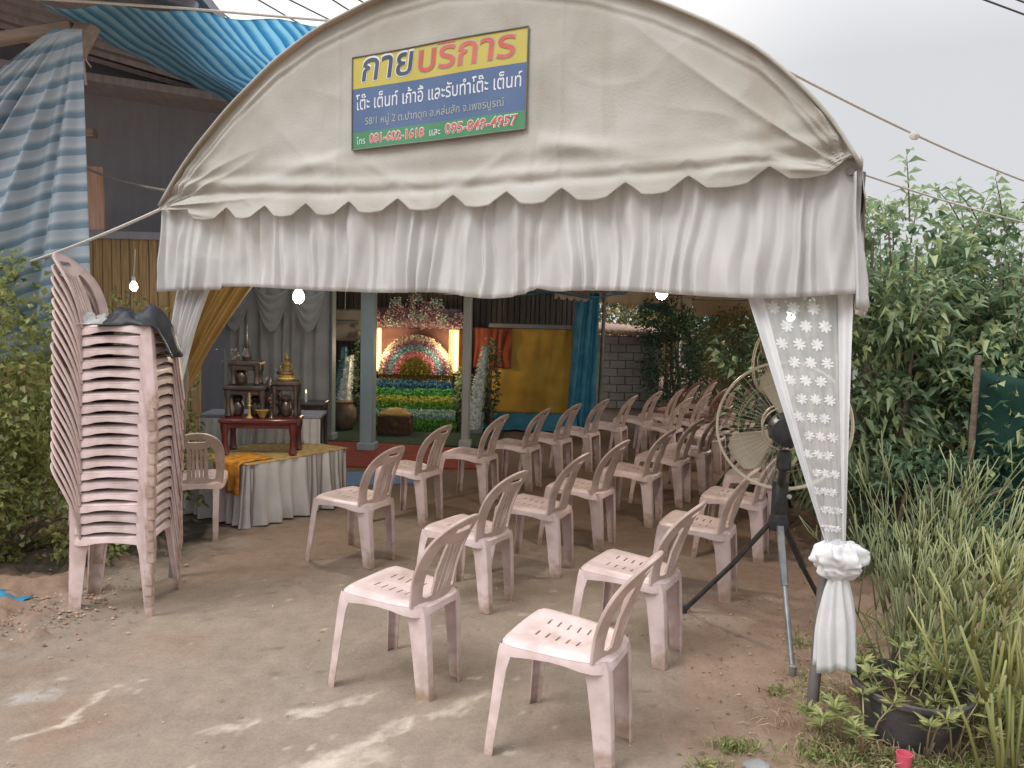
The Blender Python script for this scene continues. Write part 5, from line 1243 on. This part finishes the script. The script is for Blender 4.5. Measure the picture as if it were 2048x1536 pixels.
def fol_blob(name, par, m, c, r, n, ln, wd, tr=(0.1, 1.0), clump=0.6, up=0.3, droop=0.2, hollow=0.55, gap=-0.28):
    """leaves through the outer part of an uneven ellipsoid"""
    pts = []; dirs = []; tn = []
    for _ in range(n):
        d = rng.normal(size=3); d /= np.linalg.norm(d); k = rng.uniform(hollow, 1.0)**0.8
        bump_ = 1 + 0.28*noise.noise(Vector(d*2.3)+Vector(c)*1.7) + 0.13*noise.noise(Vector(d*6)+Vector(c))
        p = np.array(c) + d*np.array(r)*k*bump_
        if p[2] < 0.02: continue
        cl = noise.noise(Vector(p*3.2)); 
        if cl < gap and rng.uniform() < 0.85: continue
        pts.append(p); dirs.append(d*0.6 + rng.normal(size=3)*0.6 + np.array([0, 0, up])); tn.append(np.clip(tr[0]+(tr[1]-tr[0])*(0.5+clump*cl+0.3*rng.normal()), 0, 1))
    return leaves(name, m, pts, dirs, ln, wd, tn, parent=par, droop=droop)
def shrub(name, label, cat, base, blobs, m, n, ln, wd, group=None, stems=8, seed=0, tr=(0.0, 0.9), stem_m=None, sprigs=0, up=0.3, droop=0.2, gap=-0.28, mix=None):
    o = thing(name, label, cat, base, group=group)
    mb = MB(); r0 = random.Random(seed)
    for k in range(stems):
        b = blobs[k % len(blobs)]; c, r = Vector(b[0]), Vector(b[1])
        e = c + Vector((r0.uniform(-.7, .7)*r.x, r0.uniform(-.7, .7)*r.y, r0.uniform(0.1, .8)*r.z)); s0 = Vector((r0.uniform(-.12, .12), r0.uniform(-.12, .12), -0.02))
        m1 = s0.lerp(e, 0.4)+Vector((r0.uniform(-.1, .1), r0.uniform(-.1, .1), 0.1)); rb = 0.012+0.014*r0.random()
        mb.tube([s0, m1, e], [rb*1.3, rb, rb*0.35], 6)
    tot = sum(b[1][0]*b[1][2] for b in blobs)
    for b in blobs:
        k = int(n*b[1][0]*b[1][2]/tot)
        fol_blob('foliage', o, m, b[0], b[1], int(k*(0.78 if mix else 1)), ln, wd, tr, up=up, droop=droop, gap=gap)
        if mix: fol_blob('foliage', o, mix, b[0], b[1], int(k*0.22), ln*0.85, wd*1.2, (0.2, 1.0), up=up, droop=droop+0.2, gap=gap, hollow=0.8)
    if sprigs:
        pts = []; dirs = []; tn = []
        for k in range(sprigs):
            b = blobs[k % len(blobs)]; a = r0.uniform(0, 2*PI); c = Vector(b[0])+Vector((math.cos(a)*b[1][0]*0.8, math.sin(a)*b[1][1]*0.8, b[1][2]*0.72*r0.uniform(0.5, 1)))
            tip = c + Vector((math.cos(a)*0.15+r0.uniform(-.1, .1), math.sin(a)*0.1, r0.uniform(0.2, 0.5)))
            mb.tube([c, c.lerp(tip, .5)+Vector((0, 0, .03)), tip], [0.006, 0.005, 0.002], 5)
            for j in range(16):
                t = 0.2+0.8*j/15; q = c.lerp(tip, t); aa = j*2.4; pts.append(tuple(q)); dirs.append((math.cos(aa), math.sin(aa), 0.5)); tn.append(r0.uniform(0.3, 1))
        leaves('foliage', m, pts, dirs, ln, wd, tn, parent=o, droop=droop)
    mb.build('stem', stem_m or M['bark'], o)
    return o
tree_fd = shrub('artificial_plant', 'green leafy plant between the towers and the thick column', 'plant', (-2.32, 11.9, 0), [((0, 0, 0.75), (0.16, 0.14, 0.65))], M['leaf_shrub'], 700, 0.07, 0.035, stems=4)
shrub('artificial_plant', 'green leafy plant at the right end of the flower tiers', 'plant', (-0.70, 11.25, 0), [((0, 0, 0.5), (0.13, 0.13, 0.5))], M['leaf_shrub'], 600, 0.07, 0.035, stems=4, seed=71)
shrub('artificial_plant', 'green plant with pale blooms behind the leaning white and green tower', 'plant', (-0.33, 11.5, 0), [((0, 0, 0.7), (0.14, 0.12, 0.68))], M['leaf_dark'], 600, 0.07, 0.035, stems=4, seed=72, mix=M['leaf_light'])
mb = MB(); mb.lathe([(0.11, 0), (0.17, 0.06), (0.20, 0.18), (0.185, 0.30), (0.13, 0.37), (0.15, 0.40), (0.13, 0.405)], n=28); o = mb.build('jar', M['jar'], label='big brown glazed jar standing between the two blue grey columns', cat='jar'); o.location = (-2.42, 11.0, 0.022)
wr = thing('wreath', 'pale grey padded wreath hanging between the blue grey columns', 'wreath', at(690, 650, 12.2))
mb = MB(); mb.box((0, 0, 0), (0.56, 0.06, 0.5), bev=0.14); mb.build('pad', M['grey_cloth'], wr)
mb = MB(); mb.box((0.0, -0.045, 0.04), (0.44, 0.03, 0.07), bev=0.01); mb.build('ribbon', mat('slate_ribbon', (0.12, 0.13, 0.14), (0.17, 0.18, 0.19)), wr)
mb = MB(); mb.tube([(0, 0, 0.24), (0, 0.05, 1.2)], 0.006, 6); mb.build('cord', M['rope'], wr)

# ------------------------------------------------------------------ yellow and red curtains, blue sheets
def flat_drape(name, m, x0, x1, y, z0, z1, label, amp=0.03, fr=40, group=None, swag=0.0):
    mb = MB()
    def f(u, v):
        x = x0+(x1-x0)*u; z = z1+(z0-z1)*v
        d = amp*(math.sin(u*fr+3*nz(u*3, v*1.5)+v*2)*0.5 + nz(u*6, v*3, x0)) + amp*1.4*math.exp(-((u+0.35*v-0.95)/0.10)**2)
        return (x-x0, -0.02+d-0.02, z-swag*math.sin(u*PI)*(1-v))
    mb.grid(90, 30, f); o = mb.build(name, m, label=label, cat='curtain', angle=180, group=group); o.location = (x0, y, 0); thicken(o, 0.003); return o
flat_drape('wall_curtain', M['yellow'], -0.34, 0.92, 12.0, 0.20, 1.52, 'ochre yellow curtain hung on the far wall behind the chairs', 0.035, 22)
flat_drape('wall_curtain', M['red_cloth'], -0.62, -0.02, 11.93, 0.90, 1.52, 'red brown cloth hung left of the ochre curtain', 0.03, 30)
mb = MB()
for x_ in (-0.66, 0.93): mb.box((x_, 0, 1.0), (0.05, 0.05, 2.0))
mb.box((0.42, 0, 1.56), (1.6, 0.04, 0.06)); o = mb.build('curtain_frame', M['dark_wood'], label='dark timber uprights and rail carrying the ochre curtain', cat='framework'); o.location = (0, 11.86, 0)  # simple curtain frame, two uprights and a rail
mb = MB(); mb.grid(40, 30, lambda u, v: (0.95+0.34*u-0.10*v*(1-u), 11.75+0.03*math.sin(u*17+v*3)+0.02*nz(u*4, v*9), 2.1*(1-v)+0.02)); thicken(mb.build('blue_sheet', M['tarp_blue'], label='narrow blue plastic sheet hanging beside the ochre curtain', cat='tarpaulin', angle=180), 0.003)
mb = MB(); mb.grid(60, 14, lambda u, v: (-0.5+1.5*u, 11.3+0.45*v+0.03*nz(u*6, v*3), 0.03+0.20*v**1.5+0.02*nz(u*9, v*4))); thicken(mb.build('blue_sheet', M['tarp_blue'], label='crumpled blue plastic sheet on the floor below the ochre curtain', cat='tarpaulin', angle=180), 0.003)
mb = MB(); mb.grid(60, 10, lambda u, v: (-1.4+2.9*u, 9.75+1.9*v, 2.02+0.03*nz(u*6, v*3)+0.05*v-0.06*math.sin(u*PI*3)**2)); thicken(mb.build('blue_sheet', M['tarp_blue'], label='blue plastic sheet stretched overhead above the stage front', cat='tarpaulin', angle=180), 0.003)

# ------------------------------------------------------------------ block shed and far planting
sh = thing('block_shed', 'small grey block shed with a rusty roof beyond the far posts', 'shed', (1.9, 14.9, 0))
mb = MB(); r1 = random.Random(4)
for j in range(9):
    for i in range(5):
        x = -0.62+0.30*i + (0.15 if j % 2 else 0); mb.box((x, r1.uniform(-.004, .004), 0.075+0.155*j), (0.288, 0.12, 0.145), bev=0.006)
mb.box((0.05, 0.06, 0.7), (1.55, 0.04, 1.40)); mb.box((-0.55, 0.8, 0.7), (0.12, 1.5, 1.4)); mb.box((0.9, 0.8, 0.7), (0.12, 1.5, 1.4)); mb.build('wall', M['block'], sh, smooth=False)
mb = MB(); mb.bar((-0.45, -0.25, 1.50), (-0.45, 1.8, 1.60), 0.04); vs = []
mb.grid(60, 6, lambda u, v: (-0.55+1.75*u, -0.35+2.1*v, 1.50+0.14*v-0.10*u+0.018*math.sin(u*90)));
ro = mb.build('roof', M['rust_roof'], sh); thicken(ro, 0.06)
mb = MB(); mb.grid(24, 12, lambda u, v: (2.0+1.0*u, 14.2+0.9*v, 2.05-0.30*v*0+0.02*nz(u*5, v*5)-0.28*(1-v)*u)); thicken(mb.build('blue_sheet', M['tarp_blue'], label='small bright blue sheet over the shed roof edge', cat='tarpaulin', angle=180), 0.003)
FG = 'far bushes beyond the tents'
shrub('bush', 'tall dark green bush right of the block shed', 'bush', (3.0, 14.3, 0), [((0, 0, 1.0), (0.62, 0.5, 1.05)), ((-0.2, 0.2, 1.7), (0.5, 0.4, 0.5))], M['leaf_dark'], 5200, 0.075, 0.035, FG, seed=2)
shrub('bush', 'yellowing bush beyond the maroon chairs', 'bush', (5.2, 18.0, 0), [((0, 0, 1.1), (0.9, 0.6, 1.0))], M['leaf_dry'], 3600, 0.12, 0.055, FG, seed=3)
shrub('bush', 'dark bush behind the yellowing one', 'bush', (6.2, 20.5, 0), [((0, 0, 1.6), (2.2, 0.9, 1.7))], M['leaf_dark'], 6500, 0.19, 0.09, FG, seed=5)
shrub('bush', 'green bush rising behind the shed roof', 'bush', (2.6, 19.5, 0), [((0, 0, 1.5), (1.9, 0.9, 1.6))], M['leaf_dry'], 5000, 0.16, 0.08, FG, seed=6)
shrub('bush', 'low straggly bush at the foot of the far white posts', 'bush', (4.2, 15.6, 0), [((0, 0, 0.5), (0.7, 0.5, 0.55))], M['leaf_dry'], 1300, 0.08, 0.03, FG, seed=8)
shrub('bush', 'broad green bush far behind the second fan', 'bush', (9.0, 19.0, 0), [((0, 0, 1.8), (2.6, 1.2, 1.9))], M['leaf_shrub'], 6500, 0.2, 0.09, FG, seed=9)

shrub('bush', 'long dark bush row closing the view behind the far tent', 'bush', (5.0, 25.0, 0), [((-2.5, 0, 1.6), (3.0, 1.0, 1.8)), ((2.0, 0, 1.8), (3.2, 1.0, 2.0))], M['leaf_dark'], 9000, 0.28, 0.13, FG, seed=10)
# ------------------------------------------------------------------ right hand shrubs
SG = 'leafy shrubs right of the tent'
MX = M['leaf_light']
shrub('shrub', 'tall leafy shrub close beside the right corner of the tent', 'shrub', (2.85, 5.75, 0), [((-0.15, 0, 1.25), (0.62, 0.5, 0.85)), ((0.05, 0.1, 2.0), (0.55, 0.5, 0.60)), ((-0.25, 0.2, 0.75), (0.45, 0.4, 0.5))], M['leaf_shrub'], 7600, 0.125, 0.043, SG, stems=22, seed=12, sprigs=26, droop=0.4, gap=-0.08, mix=MX)
shrub('shrub', 'broad leafy shrub at the right edge above the green net', 'shrub', (3.9, 5.9, 0), [((0.0, 0, 1.50), (0.75, 0.55, 0.68)), ((0.1, 0.1, 2.1), (0.70, 0.5, 0.50)), ((-0.35, -0.25, 1.35), (0.45, 0.35, 0.4))], M['leaf_shrub'], 7600, 0.13, 0.045, SG, stems=22, seed=13, sprigs=32, droop=0.45, gap=-0.08, mix=MX)
shrub('shrub', 'leafy shrub beyond the right end of the green net', 'shrub', (5.4, 6.1, 0), [((0, 0, 1.3), (0.8, 0.6, 1.1))], M['leaf_shrub'], 4200, 0.13, 0.045, SG, stems=14, seed=17, sprigs=12, droop=0.4, gap=-0.1, mix=MX)
shrub('shrub', 'darker leafy shrub filling the gap behind the two front shrubs', 'shrub', (3.7, 7.4, 0), [((-0.5, 0, 1.05), (1.2, 0.6, 1.05)), ((0.9, 0, 1.2), (1.1, 0.6, 1.15))], M['leaf_dark'], 7000, 0.13, 0.046, SG, stems=16, seed=14, droop=0.3, mix=M['leaf_shrub'])
shrub('shrub', 'low dark shrub under the tall leafy shrub, behind the pencil plant', 'shrub', (2.75, 5.0, 0), [((0, 0, 0.42), (0.55, 0.4, 0.45)), ((0.6, 0.1, 0.45), (0.5, 0.4, 0.45))], M['leaf_dark'], 3000, 0.09, 0.032, SG, stems=14, seed=15, droop=0.3, gap=-0.15)
mb = MB(); mb.grid(40, 20, lambda u, v: (3.05+1.9*u, 5.05+0.06*math.sin(u*21)+0.1*u+0.04*nz(u*5, v*4), 1.42-1.05*v-0.10*math.sin(u*PI*1.5))); thicken(mb.build('shade_net', M['net'], label='dark green shade net stretched under the broad shrub at the right edge', cat='net', angle=180), 0.003)
mb = MB()
for x_ in (3.05, 4.1): mb.tube([(x_, 5.05, 0), (x_, 5.05, 1.5)], 0.02, 8)
mb.tube([(3.0, 5.03, 0.36), (4.95, 5.12, 0.34)], 0.018, 8); mb.build('timber_fence', M['bark'], label='thin timber fence holding the dark green net', cat='fence')

for i, (t_, h_, w_) in enumerate(((3.2, 1.5, 'nearest of the row beside the tent'), (5.2, 1.9, 'second of the row beside the tent'), (7.6, 2.0, 'third of the row beside the tent'), (10.2, 2.1, 'farthest of the row beside the tent'))):
    p = T(4.75+0.1*i, t_); shrub('shrub', f'leafy shrub along the tent side behind the fan, {w_}', 'shrub', (p.x, p.y, 0), [((0, 0, h_*0.55), (0.62, 0.85, h_*0.56))], M['leaf_shrub'] if i % 2 else M['leaf_dark'], 2600, 0.11, 0.042, SG, stems=10, seed=60+i, droop=0.3, mix=MX)
# ------------------------------------------------------------------ left hedge
HG = 'bushes left of the chair stack'
shrub('hedge', 'yellow green hedge at the left edge beside the chair stack', 'hedge', (-3.45, 4.9, 0), [((0, 0, 1.15), (0.66, 0.5, 0.92)), ((-0.2, -0.1, 0.62), (0.75, 0.55, 0.62)), ((0.45, 0.15, 0.16), (0.5, 0.4, 0.22))], M['leaf_hedge'], 16500, 0.052, 0.038, HG, stems=12, seed=21, droop=0.1, sprigs=14, tr=(0.25, 1.0), mix=M['leaf_light'])
shrub('hedge', 'darker hedge behind the chair stack at the foot of the board wall', 'hedge', (-3.15, 6.3, 0), [((0, 0, 0.85), (0.55, 0.5, 0.95)), ((0.3, -0.4, 0.4), (0.5, 0.4, 0.42))], M['leaf_hedge'], 5000, 0.055, 0.034, HG, stems=8, seed=22, droop=0.1, tr=(0.0, 0.7))

# ------------------------------------------------------------------ pots and weeds at the right front
def pencil(name, base, n, h, spread, m, label, seed, r=0.0045, fork=3, lean=(0, 0)):
    o = thing(name, label, 'plant', base, group='pencil plants by the tent post')
    r0 = random.Random(seed); mb = MB()
    def grow(p, d, ln, rad, dep, tn):
        bw_ = ln*0.10; q = p + d*ln*0.5 + Vector((r0.uniform(-bw_, bw_), r0.uniform(-bw_, bw_), 0)); e = p + d*ln + Vector((r0.uniform(-bw_, bw_), r0.uniform(-bw_, bw_), 0.01))
        mb.tube([p, q, e], [rad, rad*0.95, rad*0.8], 5, tint=min(1, max(0, tn+r0.uniform(-.1, .1))))
        if dep > 0:
            for k in range(r0.choice([2, 2, 3])):
                dd = (d + Vector((r0.gauss(0, .27), r0.gauss(0, .27), r0.uniform(0.0, .4)))).normalized(); grow(e, dd, ln*r0.uniform(0.55, 0.95), rad*r0.uniform(.7, .9), dep-1, tn+r0.uniform(0.02, 0.28))
    for k in range(n):
        a = r0.uniform(0, 2*PI); q = math.sqrt(r0.random()); p = Vector((math.cos(a)*q*spread*0.42, math.sin(a)*q*spread*0.42, 0.0))
        d = Vector((math.cos(a)*q*0.42+lean[0]+r0.gauss(0, .08), math.sin(a)*q*0.42+lean[1]+r0.gauss(0, .08), 1)).normalized()
        grow(p, d, h*r0.uniform(0.30, 0.44), r*r0.uniform(0.8, 1.25), r0.choice([fork-1, fork-1, fork]), r0.uniform(0.0, 0.55))
    mb.build('stems', m, o, angle=180); return o
pt = thing('plant_pot', 'wide black plastic pot at the foot of the right front post', 'pot', (1.64, 2.99, 0), group='plant pots')
mb = MB(); mb.lathe([(0.0, 0.0), (0.16, 0.0), (0.175, 0.02), (0.225, 0.23), (0.245, 0.24), (0.248, 0.262), (0.235, 0.266), (0.222, 0.25), (0.165, 0.03)], n=40); mb.build('tub', M['pot'], pt); pt.scale = (0.92, 0.92, 0.9)
mb = MB(); mb.lathe([(0.0, 0.20), (0.21, 0.20), (0.214, 0.215), (0.1, 0.232), (0.0, 0.235)], n=28); mb.build('soil', M['soil'], pt)
pencil('pencil_plant', (1.68, 3.01, 0.20), 30, 0.64, 0.36, M['stem_pencil'], 'dense grey green pencil plant growing in the wide black pot', 31, lean=(0.10, 0.06))
pencil('pencil_plant', (2.02, 3.55, 0.0), 32, 0.92, 0.46, M['stem_pencil'], 'taller pencil plant growing behind the black pot', 32)
pencil('pencil_plant', (1.88, 2.70, 0.0), 14, 0.92, 0.26, M['stem_yellow'], 'yellow green pencil plant at the right edge of the foreground', 33, r=0.007, fork=2)
pencil('pencil_plant', (2.12, 2.98, 0.0), 16, 0.80, 0.30, M['stem_yellow'], 'thin yellowish pencil plant behind the foreground one', 34, r=0.0055, fork=2)

def weed(x, y, h, nst, label, m, seed, ln=0.06, wd=0.016, spread=0.12, group='weeds at the right front', name='weed'):
    r0 = random.Random(seed); o = thing(name, label, 'weed', (x, y, 0), group=group); mb = MB(); pts = []; dirs = []; tn = []
    for k in range(nst):
        a = r0.uniform(0, 2*PI); tip = Vector((math.cos(a)*spread*r0.uniform(.4, 1.2), math.sin(a)*spread*r0.uniform(.4, 1.2), h*r0.uniform(0.6, 1.1)))
        mid = tip*0.5+Vector((0, 0, 0.05)); mb.tube([(0, 0, 0), mid, tip], [0.004, 0.003, 0.002], 5, tint=r0.uniform(.3, 1))
        for j in range(11):
            b = j*2.4; pts.append(tuple(tip)); dirs.append((math.cos(b), math.sin(b), 0.45+0.3*r0.random())); tn.append(r0.uniform(.3, 1))
        for j in range(4):
            b = r0.uniform(0, 6.28); pts.append(tuple(mid.lerp(tip, r0.random()))); dirs.append((math.cos(b), math.sin(b), .3)); tn.append(r0.uniform(0, .8))
    mb.build('stem', M['leaf_straw'], o, angle=180); leaves('leaves', m, pts, dirs, ln, wd, tn, parent=o, droop=0.1); return o
for i, (px, py, h, n_, w_) in enumerate([(1750, 1440, 0.34, 5, 'standing before the black pot'), (1880, 1470, 0.34, 5, 'right of the black pot under the pencil stems'), (1690, 1500, 0.20, 4, 'low at the foot of the tent post'),
        (1850, 1530, 0.24, 5, 'at the bottom edge beside the pink cup'), (1950, 1510, 0.28, 5, 'under the yellow pencil plant'), (1800, 1500, 0.36, 6, 'hiding the right half of the black pot'), (1725, 1525, 0.26, 5, 'between the tent post and the pink cup'), (1990, 1450, 0.34, 6, 'at the right edge behind the yellow pencil plant'), (1905, 1530, 0.26, 6, 'at the bottom edge right of the pink cup'), (1850, 1475, 0.40, 7, 'tallest, in front of the black pot'), (1775, 1485, 0.30, 5, 'close before the left half of the black pot'), (1930, 1470, 0.36, 6, 'beside the right rim of the black pot'), (1640, 1470, 0.10, 4, 'sprouting from the soil by the post foot')]):
    p = gnd(px, py); weed(p[0], p[1], h, n_, f'leafy weed {w_}', M['leaf_grass'], 40+i)
# dry straw, low grass: nobody could count the blades
def blades(name, label, m, areas, ln, wd, tints, up=1.0, cat='grass'):
    pts = []; dirs = []; tn = []
    for (x, y, rx, ry, n) in areas:
        for _ in range(n):
            a = rng.normal(size=2)*0.5; px_, py_ = x+a[0]*rx, y+a[1]*ry
            pts.append((px_, py_, 0.0)); dirs.append((rng.normal()*0.5, rng.normal()*0.5, up*rng.uniform(.4, 1.2))); tn.append(rng.uniform(*tints))
    return leaves(name, m, pts, dirs, ln, wd, tn, droop=0.35, kind='stuff', label=label, cat=cat)
def A(px, py, rx, ry, n): g = gnd(px, py); return (g[0], g[1], rx, ry, n)
blades('grass', 'short green grass tufts on the soil along the right edge', M['leaf_grass'], [A(1475, 1500, 0.10, 0.05, 170), A(1555, 1388, 0.06, 0.05, 60), A(1600, 1290, 0.06, 0.10, 70), A(1420, 1535, 0.08, 0.03, 60), A(1640, 1520, 0.12, 0.1, 120), A(1800, 1500, 0.35, 0.15, 700), A(1960, 1480, 0.35, 0.25, 900), A(1700, 1300, 0.2, 0.3, 260), A(1900, 1536, 0.4, 0.1, 800), A(1780, 1520, 0.30, 0.12, 900), A(1950, 1500, 0.3, 0.2, 900), A(1640, 1400, 0.10, 0.25, 160), (2.9, 3.4, 0.9, 0.9, 1500), (3.6, 4.5, 1.2, 0.5, 900)], 0.062, 0.007, (0.0, 0.9))
blades('straw', 'dry straw and dead stalks matted around the pots', M['leaf_straw'], [A(1890, 1440, 0.16, 0.10, 420), A(1700, 1390, 0.14, 0.10, 160), A(1650, 1330, 0.12, 0.08, 90), A(1780, 1530, 0.25, 0.08, 200), A(1990, 1500, 0.25, 0.15, 300), A(1560, 1440, 0.2, 0.2, 60), A(1850, 1500, 0.35, 0.12, 500), A(1760, 1460, 0.2, 0.1, 240)], 0.13, 0.005, (0.0, 1.0), up=0.5, cat='straw')
blades('grass', 'tall thin grass blades among the pencil plants', M['leaf_grass'], [A(1980, 1400, 0.25, 0.2, 380), A(1850, 1300, 0.35, 0.25, 260), A(2000, 1480, 0.25, 0.15, 260), A(1830, 1480, 0.25, 0.1, 120)], 0.30, 0.007, (0.1, 1.0), up=1.6)
mb = MB(); mb.lathe([(0.0, 0.0), (0.022, 0.0), (0.028, 0.06), (0.030, 0.075), (0.026, 0.075), (0.02, 0.01)], n=20); o = mb.build('cup', M['pink_thing'], label='small pink plastic cup in the weeds at the bottom edge', cat='cup'); o.location = gnd(1806, 1545)
mb = MB(); ell(mb, (0, 0, 0), (0.055, 0.04, 0.024), 18, 12); mb.v = [(x*(1+.2*nz(x*30, y*30, z*30)), y*(1+.2*nz(y*30, x*30, 2)), z) for x, y, z in mb.v]; o = mb.build('stone', M['stone'], label='pale grey stone half out of frame beside the grass tuft', cat='stone', angle=180); g = gnd(1515, 1540); o.location = (g[0], g[1], 0.012)
# crumbs of red soil along the left verge, dead leaves
pts = []; 
mb = MB(); r0 = random.Random(5)
def crumb(x, y, s, tn):
    vs = []; 
    for (a, b, c) in ((1, 0, 0), (-1, 0, 0), (0, 1, 0), (0, -1, 0), (0, 0, 1), (0, 0, -.6)):
        k = s*r0.uniform(.6, 1.3); vs.append((x+a*k, y+b*k, 0.004+c*k*0.7+s*0.4))
    mb.add(vs, [(0, 2, 4), (2, 1, 4), (1, 3, 4), (3, 0, 4), (2, 0, 5), (1, 2, 5), (3, 1, 5), (0, 3, 5)], 0, tn)
for _ in range(620):
    x, y = r0.gauss(-2.55, 0.22), r0.gauss(4.15, 0.28)
    if math.hypot(x+2.15, y-4.25) > 0.1: crumb(x, y, r0.uniform(.004, .014), r0.uniform(.5, 1.3))
for _ in range(300):
    x, y = r0.uniform(0.9, 1.9), r0.uniform(2.6, 4.6); crumb(x, y, r0.uniform(.003, .010), r0.uniform(.4, 1.2))
for _ in range(160):
    x, y = r0.uniform(-2.4, 1.2), r0.uniform(2.4, 6.0); crumb(x, y, r0.uniform(.002, .006), r0.uniform(.4, 1.6))
mb.build('soil_crumbs', M['dirt_chip'], label='loose crumbs of red soil scattered on the yard', cat='soil', kind='stuff', smooth=False)
pts = []; dirs = []; tn = []
for _ in range(150):
    x, y = (r0.uniform(-2.4, 1.6), r0.uniform(2.3, 6.5)) if r0.random() < 0.45 else (r0.uniform(0.7, 1.7), r0.uniform(2.5, 4.6))
    pts.append((x, y, 0.008)); a = r0.uniform(0, 6.28); dirs.append((math.cos(a), math.sin(a), r0.uniform(0.02, 0.25))); tn.append(r0.uniform(0, 0.6))
leaves('leaf_litter', M['leaf_straw'], pts, dirs, 0.028, 0.010, tn, kind='stuff', label='small dry leaves and chips strewn over the yard', cat='litter')
# blue scrap by the hedge
mb = MB(); mb.grid(16, 10, lambda u, v: ((u-.5)*0.22, (v-.5)*0.12, 0.03+0.03*nz(u*4, v*4)+0.02*math.sin(u*6))); o = mb.build('plastic_scrap', M['tarp_blue'], label='pale blue plastic scrap on the soil below the hedge', cat='scrap', angle=180); g = gnd(15, 1205); o.location = (g[0], g[1], 0.0); thicken(o, 0.003)
